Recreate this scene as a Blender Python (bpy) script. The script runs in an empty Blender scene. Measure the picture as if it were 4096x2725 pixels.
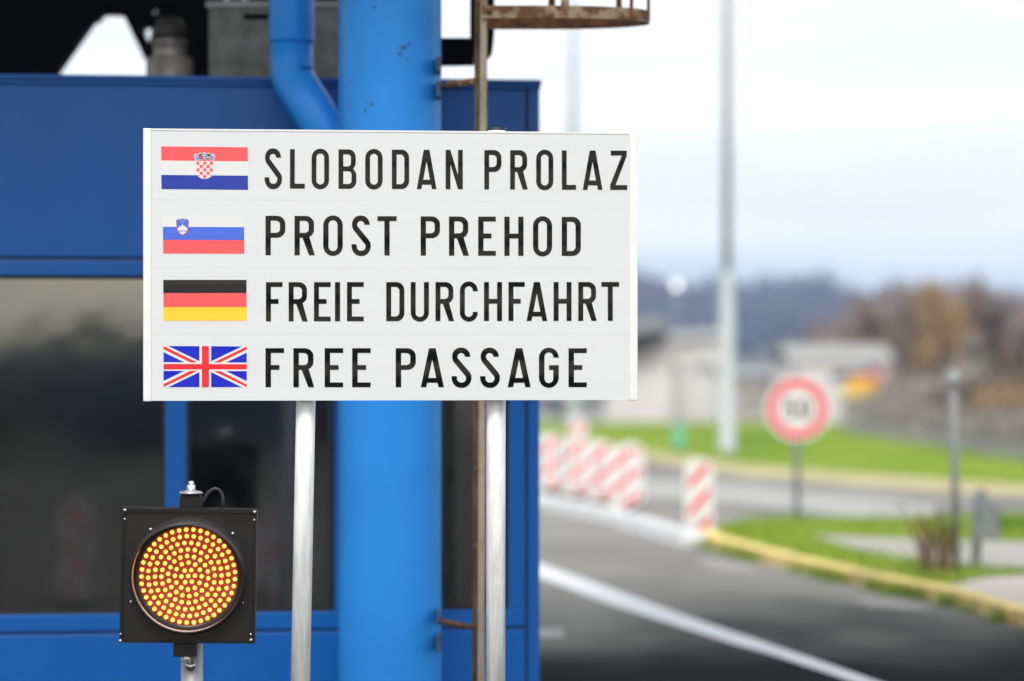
import bpy, bmesh, math, random
from mathutils import Vector, Matrix, noise
from mathutils.geometry import tessellate_polygon

random.seed(7)
R = math.radians
sc = bpy.context.scene
COL = sc.collection

# ------------------------------------------------------------------ camera
F = 85.0 / 36.0 * 4096          # focal length in photo pixels
H = 1.6                         # eye height
HY = 1395.0                     # horizon row of the photo
cam_d = bpy.data.cameras.new("camera")
cam = bpy.data.objects.new("camera", cam_d)
COL.objects.link(cam)
cam.location = (0, 0, H)
cam.rotation_euler = (R(90), 0, 0)
cam_d.lens = 85.0
cam_d.sensor_width = 36.0
cam_d.shift_y = (HY - 1362.5) / 4096.0
cam_d.clip_start = 0.1
cam_d.clip_end = 6000
cam_d.dof.use_dof = True
cam_d.dof.focus_distance = 7.48
cam_d.dof.aperture_fstop = 1.2
cam_d.dof.aperture_blades = 0
sc.camera = cam

# ------------------------------------------------------------------ world
SUN_EL, SUN_AZ = R(54), R(-6)          # azimuth: from behind the camera, a little to the left
w = bpy.data.worlds.new("World")
sc.world = w
w.use_nodes = True
nt = w.node_tree
nt.nodes.clear()
def wn(t, **k):
    n = nt.nodes.new(t)
    for a, b in k.items():
        setattr(n, a, b)
    return n
def wl(a, b):
    nt.links.new(a, b)
out = wn('ShaderNodeOutputWorld')
bg = wn('ShaderNodeBackground')
bg.inputs['Strength'].default_value = 0.1
sky = wn('ShaderNodeTexSky')
sky.sky_type = 'NISHITA'
sky.sun_disc = False
sky.sun_elevation = SUN_EL
sky.sun_rotation = math.pi + SUN_AZ
sky.air_density = 1.0
sky.dust_density = 2.0
tc = wn('ShaderNodeTexCoord')
mp = wn('ShaderNodeMapping')
mp.inputs['Scale'].default_value = (3.0, 3.0, 26.0)
mp.inputs['Location'].default_value = (3.1, 0.7, 1.3)
nz = wn('ShaderNodeTexNoise')
nz.inputs['Scale'].default_value = 1.5
nz.inputs['Detail'].default_value = 5
nz.inputs['Roughness'].default_value = 0.45
ramp = wn('ShaderNodeValToRGB')
ramp.color_ramp.elements[0].position = 0.36
ramp.color_ramp.elements[0].color = (0.80, 0.80, 0.80, 1)
ramp.color_ramp.elements[1].position = 0.60
ramp.color_ramp.elements[1].color = (1.0, 1.0, 1.0, 1)
# brightness of the cloud sheet grows towards the zenith
sep = wn('ShaderNodeSeparateXYZ')
mr = wn('ShaderNodeMapRange')
mr.inputs['From Min'].default_value = 0.0
mr.inputs['From Max'].default_value = 0.9
mr.inputs['To Min'].default_value = 11.2
mr.inputs['To Max'].default_value = 13.5
cl = wn('ShaderNodeMix', data_type='RGBA', blend_type='MIX')
cl.inputs[0].default_value = 1.0
vm = wn('ShaderNodeVectorMath', operation='SCALE')
vm.inputs[0].default_value = (0.955, 0.985, 1.0)
mix = wn('ShaderNodeMix', data_type='RGBA', blend_type='MIX')
blue = wn('ShaderNodeVectorMath', operation='SCALE')
blue.inputs[0].default_value = (1, 1, 1)
wl(tc.outputs['Generated'], mp.inputs['Vector'])
wl(mp.outputs['Vector'], nz.inputs['Vector'])
wl(nz.outputs['Fac'], ramp.inputs['Fac'])
wl(tc.outputs['Generated'], sep.inputs['Vector'])
wl(sep.outputs['Z'], mr.inputs['Value'])
wl(mr.outputs['Result'], vm.inputs['Scale'])
wl(ramp.outputs['Color'], mix.inputs[0])
wl(sky.outputs['Color'], mix.inputs[6])
wl(vm.outputs['Vector'], mix.inputs[7])
hz_r = wn('ShaderNodeValToRGB')
hz_r.color_ramp.elements[0].position = 0.018
hz_r.color_ramp.elements[0].color = (0.82, 0.90, 0.97, 1)
hz_r.color_ramp.elements[1].position = 0.055
hz_r.color_ramp.elements[1].color = (1, 1, 1, 1)
k_ = hz_r.color_ramp.elements.new(0.034)
k_.color = (0.95, 0.975, 0.995, 1)
wob = wn('ShaderNodeMath', operation='MULTIPLY_ADD')
wob.inputs[1].default_value = 0.035
wob2 = wn('ShaderNodeMath', operation='SUBTRACT')
wob2.inputs[1].default_value = 0.0175
wl(nz.outputs['Fac'], wob.inputs[0])
wl(sep.outputs['Z'], wob.inputs[2])
wl(wob.outputs[0], wob2.inputs[0])
wl(wob2.outputs[0], hz_r.inputs['Fac'])
mul = wn('ShaderNodeMix', data_type='RGBA', blend_type='MULTIPLY')
mul.inputs[0].default_value = 1.0
wl(mix.outputs[2], mul.inputs[6])
wl(hz_r.outputs['Color'], mul.inputs[7])
# creamy glow added low behind the camera to brighten the booth window reflections
wr = wn('ShaderNodeMapRange')
wr.inputs['From Min'].default_value = -0.2
wr.inputs['From Max'].default_value = -0.8
wr2 = wn('ShaderNodeMapRange')
wr2.inputs['From Min'].default_value = 0.30
wr2.inputs['From Max'].default_value = 0.05
wm = wn('ShaderNodeMath', operation='MULTIPLY')
warm = wn('ShaderNodeMix', data_type='RGBA', blend_type='MULTIPLY')
warm.inputs[7].default_value = (1.50, 1.28, 0.96, 1)
wl(sep.outputs['Y'], wr.inputs['Value']); wl(sep.outputs['Z'], wr2.inputs['Value'])
wl(wr.outputs['Result'], wm.inputs[0]); wl(wr2.outputs['Result'], wm.inputs[1])
wl(wm.outputs[0], warm.inputs[0]); wl(mul.outputs[2], warm.inputs[6])
wl(warm.outputs[2], bg.inputs['Color'])
wl(bg.outputs['Background'], out.inputs['Surface'])

# ------------------------------------------------------------------ sun
sd = bpy.data.lights.new("sun", 'SUN')
sd.energy = 2.4
sd.angle = R(22)
sd.color = (1.0, 0.95, 0.88)
sun = bpy.data.objects.new("sun", sd)
COL.objects.link(sun)
# light comes from direction D
D = Vector((math.sin(SUN_AZ) * math.cos(SUN_EL), -math.cos(SUN_AZ) * math.cos(SUN_EL), math.sin(SUN_EL)))
sun.rotation_euler = D.to_track_quat('Z', 'Y').to_euler()
sun.location = (-10, -20, 30)

sc.view_settings.view_transform = 'Standard'
sc.view_settings.look = 'None'
sc.view_settings.exposure = 0.18
sc.view_settings.gamma = 1.0
sc.cycles.max_bounces = 8
sc.cycles.transparent_max_bounces = 16

# ------------------------------------------------------------------ helpers: materials
def mat(name, color, rough=0.6, metal=0.0, spec=0.5, var=0.0, vscale=6.0, col2=None, bump=0.0, bscale=40.0,
        stretch=(1, 1, 1), coat=0.0, lo=0.35, hi=0.65, detail=6.0, rvar=0.0):
    m = bpy.data.materials.new(name)
    m.use_nodes = True
    t = m.node_tree
    b = t.nodes['Principled BSDF']
    b.inputs['Base Color'].default_value = (*color, 1)
    b.inputs['Roughness'].default_value = rough
    b.inputs['Metallic'].default_value = metal
    b.inputs['Specular IOR Level'].default_value = spec
    b.inputs['Coat Weight'].default_value = coat
    if var > 0 or col2 or bump > 0:
        tcn = t.nodes.new('ShaderNodeTexCoord')
        mpn = t.nodes.new('ShaderNodeMapping')
        mpn.inputs['Scale'].default_value = stretch
        t.links.new(tcn.outputs['Object'], mpn.inputs['Vector'])
    if var > 0 or col2:
        n = t.nodes.new('ShaderNodeTexNoise')
        n.inputs['Scale'].default_value = vscale
        n.inputs['Detail'].default_value = detail
        n.inputs['Roughness'].default_value = 0.6
        t.links.new(mpn.outputs['Vector'], n.inputs['Vector'])
        r = t.nodes.new('ShaderNodeValToRGB')
        r.color_ramp.elements[0].position = lo
        r.color_ramp.elements[1].position = hi
        c2 = col2 if col2 else tuple(max(0, c * (1 - var)) for c in color)
        r.color_ramp.elements[0].color = (*c2, 1)
        r.color_ramp.elements[1].color = (*color, 1)
        t.links.new(n.outputs['Fac'], r.inputs['Fac'])
        t.links.new(r.outputs['Color'], b.inputs['Base Color'])
        if rvar:
            rr = t.nodes.new('ShaderNodeMapRange')
            rr.inputs['To Min'].default_value = min(1, rough + rvar)
            rr.inputs['To Max'].default_value = rough
            t.links.new(n.outputs['Fac'], rr.inputs['Value'])
            t.links.new(rr.outputs['Result'], b.inputs['Roughness'])
    if bump > 0:
        n2 = t.nodes.new('ShaderNodeTexNoise')
        n2.inputs['Scale'].default_value = bscale
        n2.inputs['Detail'].default_value = 4
        t.links.new(mpn.outputs['Vector'], n2.inputs['Vector'])
        bp = t.nodes.new('ShaderNodeBump')
        bp.inputs['Strength'].default_value = bump
        bp.inputs['Distance'].default_value = 0.01
        t.links.new(n2.outputs['Fac'], bp.inputs['Height'])
        t.links.new(bp.outputs['Normal'], b.inputs['Normal'])
    return m

M = {}
M['panel'] = mat('white_panel', (0.715, 0.735, 0.76), 0.42, var=0.03, vscale=3, stretch=(0.6, 1, 9), bump=0.02, bscale=5)
M['trim'] = mat('white_profile', (0.86, 0.865, 0.86), 0.35, var=0.06, vscale=9, stretch=(1, 1, 2), coat=0.2)
M['post'] = mat('galvanised_post', (0.95, 0.96, 0.97), 0.45, metal=0.0, col2=(0.70, 0.72, 0.74), vscale=34, stretch=(1, 1, 0.12),
                bump=0.35, bscale=110, lo=0.34, hi=0.55, coat=0.15)
M['postcap'] = mat('black_plastic_cap', (0.02, 0.02, 0.025), 0.4)

def foil(name, color, rough=0.16):
    # glossy adhesive film: horizontally rippled so that it mirrors its surroundings in bands
    m = bpy.data.materials.new(name)
    m.use_nodes = True
    t = m.node_tree
    b = t.nodes['Principled BSDF']
    b.inputs['Base Color'].default_value = (*color, 1)
    b.inputs['Roughness'].default_value = rough
    b.inputs['Specular IOR Level'].default_value = 0.32
    tcn = t.nodes.new('ShaderNodeTexCoord')
    m1 = t.nodes.new('ShaderNodeMapping')
    m1.inputs['Scale'].default_value = (0.3, 1, 4.6)
    n1 = t.nodes.new('ShaderNodeTexNoise')
    n1.inputs['Scale'].default_value = 2.2
    n1.inputs['Detail'].default_value = 1.0
    m2 = t.nodes.new('ShaderNodeMapping')
    m2.inputs['Scale'].default_value = (60, 60, 170)
    n2 = t.nodes.new('ShaderNodeTexNoise')
    n2.inputs['Scale'].default_value = 1.0
    n2.inputs['Detail'].default_value = 3.0
    b1 = t.nodes.new('ShaderNodeBump')
    b1.inputs['Strength'].default_value = 0.7
    b1.inputs['Distance'].default_value = 0.012
    b2 = t.nodes.new('ShaderNodeBump')
    b2.inputs['Strength'].default_value = 0.10
    b2.inputs['Distance'].default_value = 0.002
    for a, c in ((m1, n1), (m2, n2)):
        t.links.new(tcn.outputs['Object'], a.inputs['Vector'])
        t.links.new(a.outputs['Vector'], c.inputs['Vector'])
    t.links.new(n1.outputs['Fac'], b1.inputs['Height'])
    t.links.new(n2.outputs['Fac'], b2.inputs['Height'])
    t.links.new(b1.outputs['Normal'], b2.inputs['Normal'])
    t.links.new(b2.outputs['Normal'], b.inputs['Normal'])
    return m

M['ink'] = foil('black_film', (0.003, 0.003, 0.004))
M['f_red'] = foil('red_film', (0.93, 0.11, 0.12), 0.3)
M['f_red2'] = foil('deep_red_film', (0.80, 0.03, 0.04), 0.3)
M['f_blue'] = foil('royal_blue_film', (0.02, 0.045, 0.36), 0.3)
M['f_blue2'] = foil('mid_blue_film', (0.07, 0.155, 0.70), 0.3)
M['f_blue3'] = foil('ultramarine_film', (0.008, 0.02, 0.55), 0.3)
M['f_lblue'] = foil('light_blue_film', (0.22, 0.33, 0.75), 0.3)
M['f_dblue'] = foil('slate_blue_film', (0.08, 0.07, 0.22), 0.3)
M['f_white'] = foil('white_film', (0.74, 0.755, 0.76), 0.4)
M['f_yellow'] = foil('yellow_film', (0.92, 0.60, 0.035), 0.3)
M['f_lemon'] = foil('lemon_film', (0.75, 0.70, 0.10), 0.3)
M['f_black'] = foil('charcoal_film', (0.022, 0.022, 0.023), 0.25)

M['col_blue'] = mat('column_blue_paint', (0.026, 0.31, 0.93), 0.42, spec=0.3, var=0.14, vscale=1.4, bump=0.03, bscale=9)
M['booth_blue'] = mat('booth_blue_paint', (0.004, 0.125, 0.48), 0.36, spec=0.35, var=0.22, vscale=0.9, bump=0.02, bscale=2.5, stretch=(1, 1, 0.5), coat=0.0)
M['booth_dark'] = mat('booth_seam_paint', (0.010, 0.05, 0.17), 0.5)
M['gasket'] = mat('window_gasket', (0.008, 0.008, 0.009), 0.6)
M['inside'] = mat('booth_interior', (0.10, 0.10, 0.095), 0.8, var=0.3, vscale=2)
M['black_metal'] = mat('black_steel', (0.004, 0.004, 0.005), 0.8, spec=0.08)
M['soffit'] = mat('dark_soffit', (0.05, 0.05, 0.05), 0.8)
M['hvac'] = mat('weathered_grey_metal', (0.32, 0.32, 0.29), 0.75, col2=(0.13, 0.13, 0.115), vscale=11, lo=0.3, hi=0.7)
M['hvac_lid'] = mat('pale_grey_lid', (0.55, 0.55, 0.52), 0.6, var=0.3, vscale=6)
M['vent'] = mat('dull_zinc', (0.62, 0.58, 0.52), 0.4, metal=0.35, col2=(0.26, 0.23, 0.19), vscale=9, stretch=(1, 1, 0.3))
M['vent_cap'] = mat('sooty_cap', (0.06, 0.055, 0.05), 0.6, metal=0.3)
M['rust'] = mat('rusty_steel', (0.20, 0.085, 0.03), 0.8, col2=(0.05, 0.022, 0.010), vscale=24, lo=0.35, hi=0.62, bump=0.3, bscale=80)
M['rust_paint'] = mat('rust_with_old_paint', (0.36, 0.28, 0.18), 0.7, col2=(0.14, 0.06, 0.02), vscale=13, lo=0.46, hi=0.56, bump=0.3, bscale=80)
M['rust_dull'] = mat('brown_weathered_steel', (0.10, 0.075, 0.045), 0.8, col2=(0.045, 0.022, 0.008), vscale=15, stretch=(1, 1, 0.35), lo=0.42, hi=0.62, bump=0.2, bscale=80)
M['stile'] = mat('stained_beige_paint', (0.36, 0.31, 0.24), 0.55, col2=(0.13, 0.085, 0.04), vscale=9, stretch=(1, 1, 0.5), lo=0.33, hi=0.50, bump=0.1, bscale=60)
M['blk_plastic'] = mat('black_polycarbonate', (0.010, 0.0085, 0.0085), 0.45, var=0.2, vscale=8, spec=0.45)
M['blk_gloss'] = mat('shiny_black_plastic', (0.010, 0.009, 0.009), 0.28)
M['hood'] = mat('dark_hood_plastic', (0.035, 0.030, 0.032), 0.42)
M['hood_in'] = mat('hood_lining', (0.70, 0.60, 0.58), 0.45)
M['steel'] = mat('bright_steel', (0.75, 0.75, 0.74), 0.25, metal=0.9)
M['grey_pole'] = mat('grey_painted_pole', (0.42, 0.44, 0.45), 0.45, metal=0.2, var=0.15, vscale=12, stretch=(1, 1, 0.2))
M['cable'] = mat('black_cable', (0.03, 0.03, 0.03), 0.35)
M['mast'] = mat('pale_galvanised_mast', (0.36, 0.41, 0.45), 0.5, metal=0.1, var=0.1, vscale=1.0)
M['mast_low'] = mat('pale_mast_sleeve', (0.42, 0.47, 0.48), 0.5, metal=0.1, var=0.1, vscale=1.0)
M['red'] = mat('road_red', (0.78, 0.035, 0.06), 0.45)
M['white'] = mat('road_white', (0.80, 0.80, 0.78), 0.45, var=0.06, vscale=8)
M['kerbwhite'] = mat('white_kerb_paint', (0.62, 0.62, 0.64), 0.7, var=0.18, vscale=7)
M['kerb'] = mat('yellow_kerb_paint', (0.70, 0.54, 0.19), 0.8, col2=(0.42, 0.34, 0.14), vscale=3.0, lo=0.36, hi=0.52, bump=0.3, bscale=20)
M['field'] = mat('dry_field', (0.115, 0.092, 0.08), 0.95, col2=(0.06, 0.052, 0.045), vscale=0.06)
M['plate'] = mat('blue_grey_plate', (0.03, 0.13, 0.32), 0.7, col2=(0.05, 0.06, 0.08), vscale=30)
M['pole_dark'] = mat('darker_grey_pole', (0.25, 0.27, 0.29), 0.5, var=0.15, vscale=12)
M['pink_red'] = mat('faded_red_sheeting', (0.80, 0.12, 0.16), 0.45)
M['green_box'] = mat('teal_plastic', (0.16, 0.50, 0.36), 0.5)
M['globe'] = None
M['wall_w'] = mat('white_render', (0.72, 0.70, 0.68), 0.85, var=0.1, vscale=0.4)
M['wall_g'] = mat('grey_render', (0.40, 0.41, 0.43), 0.85, var=0.15, vscale=0.4)
M['wall_t'] = mat('tan_render', (0.50, 0.47, 0.42), 0.85, var=0.15, vscale=0.4)
M['roof_g'] = mat('grey_roof', (0.30, 0.31, 0.34), 0.7, var=0.2, vscale=0.6)
M['roof_d'] = mat('dark_eaves', (0.02, 0.022, 0.026), 0.8)
M['winglass'] = mat('far_window_glass', (0.16, 0.20, 0.25), 0.15)
M['awn_o'] = mat('orange_canvas', (0.80, 0.36, 0.03), 0.8)
M['awn_y'] = mat('yellow_canvas', (0.85, 0.62, 0.12), 0.8)
M['pink'] = mat('magenta_sign_paint', (0.55, 0.06, 0.16), 0.6)
M['violet'] = mat('violet_sign_paint', (0.16, 0.14, 0.42), 0.6)
M['bark'] = mat('bark', (0.13, 0.10, 0.075), 0.9, var=0.4, vscale=8)
M['twig_gold'] = mat('golden_brown_twigs', (0.50, 0.34, 0.17), 0.9, var=0.45, vscale=0.5)
M['twig_brown'] = mat('grey_brown_twigs', (0.26, 0.19, 0.15), 0.9, var=0.5, vscale=0.5)
M['twig_dark'] = mat('dark_twigs', (0.11, 0.10, 0.09), 0.9, var=0.5, vscale=0.5)
M['twig_pale'] = mat('pale_grey_twigs', (0.50, 0.45, 0.40), 0.9, var=0.4, vscale=0.5)
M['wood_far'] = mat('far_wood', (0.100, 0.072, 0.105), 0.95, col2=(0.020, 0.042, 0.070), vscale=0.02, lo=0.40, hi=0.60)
M['wood_mid'] = mat('bare_brown_wood', (0.25, 0.195, 0.185), 0.95, col2=(0.13, 0.105, 0.11), vscale=0.09, lo=0.38, hi=0.6)
M['hill'] = mat('hill_soil', (0.06, 0.055, 0.04), 0.95)
M['picket'] = mat('grey_picket', (0.27, 0.26, 0.25), 0.7, var=0.3, vscale=3)
M['concrete'] = mat('pale_concrete', (0.34, 0.335, 0.33), 0.9, var=0.2, vscale=2)
M['slab'] = mat('pinkish_concrete', (0.47, 0.42, 0.40), 0.9, var=0.15, vscale=1.5)
M['path'] = mat('path_concrete', (0.36, 0.34, 0.32), 0.9, var=0.25, vscale=1.2, stretch=(0.3, 3, 1))
M['verge'] = mat('sandy_verge', (0.42, 0.35, 0.20), 0.95, col2=(0.24, 0.26, 0.07), vscale=0.7, lo=0.3, hi=0.55)
M['grass_blades'] = mat('grass_blades', (0.30, 0.40, 0.05), 0.8, col2=(0.20, 0.30, 0.03), vscale=1.6)
M['twig_red'] = mat('red_brown_stems', (0.24, 0.10, 0.07), 0.8, var=0.3, vscale=10)
M['leaf'] = mat('fresh_leaves', (0.17, 0.33, 0.03), 0.7, var=0.3, vscale=10)
M['line'] = mat('white_road_paint', (0.60, 0.60, 0.64), 0.7, var=0.12, vscale=2.5)
M['line_old'] = mat('worn_road_paint', (0.30, 0.30, 0.30), 0.8, var=0.3, vscale=2.5)
M['seat'] = mat('navy_fabric', (0.015, 0.018, 0.028), 0.9)
M['desk'] = mat('grey_laminate', (0.14, 0.135, 0.13), 0.6)
M['paper'] = mat('paper_white', (0.55, 0.54, 0.50), 0.8)
M['binder'] = mat('dark_red_card', (0.25, 0.02, 0.025), 0.6)

# window glass: dark tint that mirrors a little
def glass(name, tint, refl=0.06, rough=0.075):
    m = bpy.data.materials.new(name)
    m.use_nodes = True
    t = m.node_tree
    t.nodes.clear()
    o = t.nodes.new('ShaderNodeOutputMaterial')
    tr = t.nodes.new('ShaderNodeBsdfTransparent')
    tr.inputs['Color'].default_value = (*tint, 1)
    g = t.nodes.new('ShaderNodeBsdfGlossy')
    g.inputs['Roughness'].default_value = rough
    tcn = t.nodes.new('ShaderNodeTexCoord')
    nn_ = t.nodes.new('ShaderNodeTexNoise')
    nn_.inputs['Scale'].default_value = 2.2
    nn_.inputs['Detail'].default_value = 2
    bb_ = t.nodes.new('ShaderNodeBump')
    bb_.inputs['Strength'].default_value = 0.10
    bb_.inputs['Distance'].default_value = 0.02
    t.links.new(tcn.outputs['Object'], nn_.inputs['Vector'])
    t.links.new(nn_.outputs['Fac'], bb_.inputs['Height'])
    t.links.new(bb_.outputs['Normal'], g.inputs['Normal'])
    g.inputs['Color'].default_value = (0.9, 0.92, 0.92, 1)
    fr = t.nodes.new('ShaderNodeFresnel')
    fr.inputs['IOR'].default_value = 1.0 + 2.0 * math.sqrt(refl) / (1 - math.sqrt(refl))
    mx = t.nodes.new('ShaderNodeMixShader')
    t.links.new(fr.outputs['Fac'], mx.inputs['Fac'])
    t.links.new(tr.outputs['BSDF'], mx.inputs[1])
    t.links.new(g.outputs['BSDF'], mx.inputs[2])
    t.links.new(mx.outputs['Shader'], o.inputs['Surface'])
    return m
M['glass'] = glass('tinted_glass', (0.30, 0.31, 0.30), 0.23)

def emis(name, color, strength):
    m = bpy.data.materials.new(name)
    m.use_nodes = True
    b = m.node_tree.nodes['Principled BSDF']
    b.inputs['Base Color'].default_value = (*[c * 0.5 for c in color], 1)
    b.inputs['Emission Color'].default_value = (*color, 1)
    b.inputs['Emission Strength'].default_value = strength
    return m
M['led'] = emis('lit_amber_led', (1.0, 0.33, 0.045), 4.6)
M['led_board'] = mat('red_brown_led_board', (0.22, 0.055, 0.026), 0.35, var=0.3, vscale=14, spec=0.6)

# translucent blind
def blind_mat():
    m = bpy.data.materials.new('beige_blind_cloth')
    m.use_nodes = True
    t = m.node_tree
    t.nodes.clear()
    o = t.nodes.new('ShaderNodeOutputMaterial')
    a = t.nodes.new('ShaderNodeBsdfTranslucent')
    a.inputs['Color'].default_value = (0.9, 0.8, 0.6, 1)
    b = t.nodes.new('ShaderNodeBsdfDiffuse')
    b.inputs['Color'].default_value = (0.93, 0.86, 0.66, 1)
    x = t.nodes.new('ShaderNodeMixShader')
    x.inputs[0].default_value = 0.8
    t.links.new(a.outputs[0], x.inputs[1])
    t.links.new(b.outputs[0], x.inputs[2])
    t.links.new(x.outputs[0], o.inputs['Surface'])
    return m
M['blind'] = blind_mat()
M['globe'] = emis('lit_milky_globe', (1.0, 0.97, 0.92), 2.0)
M['blind_g'] = mat('grey_blind_cloth', (0.55, 0.56, 0.48), 0.9, var=0.2, vscale=4)

# grass and asphalt
def grass_mat():
    m = bpy.data.materials.new('lawn_grass')
    m.use_nodes = True
    t = m.node_tree
    b = t.nodes['Principled BSDF']
    b.inputs['Roughness'].default_value = 0.9
    b.inputs['Specular IOR Level'].default_value = 0.1
    g = t.nodes.new('ShaderNodeNewGeometry')
    n = t.nodes.new('ShaderNodeTexNoise')
    n.inputs['Scale'].default_value = 0.35
    n.inputs['Detail'].default_value = 8
    r = t.nodes.new('ShaderNodeValToRGB')
    e = r.color_ramp.elements
    e[0].position = 0.30
    e[0].color = (0.065, 0.125, 0.007, 1)
    e[1].position = 0.62
    e[1].color = (0.185, 0.245, 0.024, 1)
    k = r.color_ramp.elements.new(0.45)
    k.color = (0.135, 0.225, 0.010, 1)
    k2 = r.color_ramp.elements.new(0.75)
    k2.color = (0.25, 0.25, 0.05, 1)
    t.links.new(g.outputs['Position'], n.inputs['Vector'])
    t.links.new(n.outputs['Fac'], r.inputs['Fac'])
    t.links.new(r.outputs['Color'], b.inputs['Base Color'])
    return m
M['grass'] = grass_mat()

def asphalt_mat():
    m = bpy.data.materials.new('worn_asphalt')
    m.use_nodes = True
    t = m.node_tree
    b = t.nodes['Principled BSDF']
    b.inputs['Roughness'].default_value = 0.95
    b.inputs['Specular IOR Level'].default_value = 0.06
    g = t.nodes.new('ShaderNodeNewGeometry')
    n = t.nodes.new('ShaderNodeTexNoise')
    n.inputs['Scale'].default_value = 0.55
    n.inputs['Detail'].default_value = 7
    mpn = t.nodes.new('ShaderNodeMapping')
    mpn.inputs['Scale'].default_value = (1.0, 0.55, 1)
    mpn.inputs['Rotation'].default_value = (0, 0, R(25))
    t.links.new(g.outputs['Position'], mpn.inputs['Vector'])
    t.links.new(mpn.outputs['Vector'], n.inputs['Vector'])
    r = t.nodes.new('ShaderNodeValToRGB')
    e = r.color_ramp.elements
    e[0].position = 0.35
    e[0].color = (0.165, 0.162, 0.155, 1)
    e[1].position = 0.68
    e[1].color = (0.255, 0.25, 0.235, 1)
    t.links.new(n.outputs['Fac'], r.inputs['Fac'])
    # canopy shade painted into the asphalt colour: fades out with a ragged edge
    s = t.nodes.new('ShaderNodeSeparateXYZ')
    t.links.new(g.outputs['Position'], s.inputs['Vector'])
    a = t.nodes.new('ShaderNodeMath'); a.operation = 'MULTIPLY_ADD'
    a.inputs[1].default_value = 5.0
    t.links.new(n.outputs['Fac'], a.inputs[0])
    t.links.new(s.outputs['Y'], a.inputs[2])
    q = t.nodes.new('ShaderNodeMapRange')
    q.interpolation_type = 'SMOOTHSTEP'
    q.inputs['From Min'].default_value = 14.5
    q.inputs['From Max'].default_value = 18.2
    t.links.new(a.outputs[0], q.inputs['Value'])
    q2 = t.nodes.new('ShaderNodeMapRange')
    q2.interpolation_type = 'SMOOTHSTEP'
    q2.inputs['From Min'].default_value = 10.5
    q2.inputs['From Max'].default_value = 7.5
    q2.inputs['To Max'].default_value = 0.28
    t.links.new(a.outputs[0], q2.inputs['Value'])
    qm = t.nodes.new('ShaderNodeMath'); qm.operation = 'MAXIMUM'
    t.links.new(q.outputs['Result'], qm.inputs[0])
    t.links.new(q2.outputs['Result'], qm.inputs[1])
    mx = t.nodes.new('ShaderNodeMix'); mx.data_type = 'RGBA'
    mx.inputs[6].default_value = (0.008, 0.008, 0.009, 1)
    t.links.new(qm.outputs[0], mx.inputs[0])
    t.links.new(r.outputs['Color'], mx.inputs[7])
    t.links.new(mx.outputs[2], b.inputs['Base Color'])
    return m
M['asphalt'] = asphalt_mat()

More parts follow.
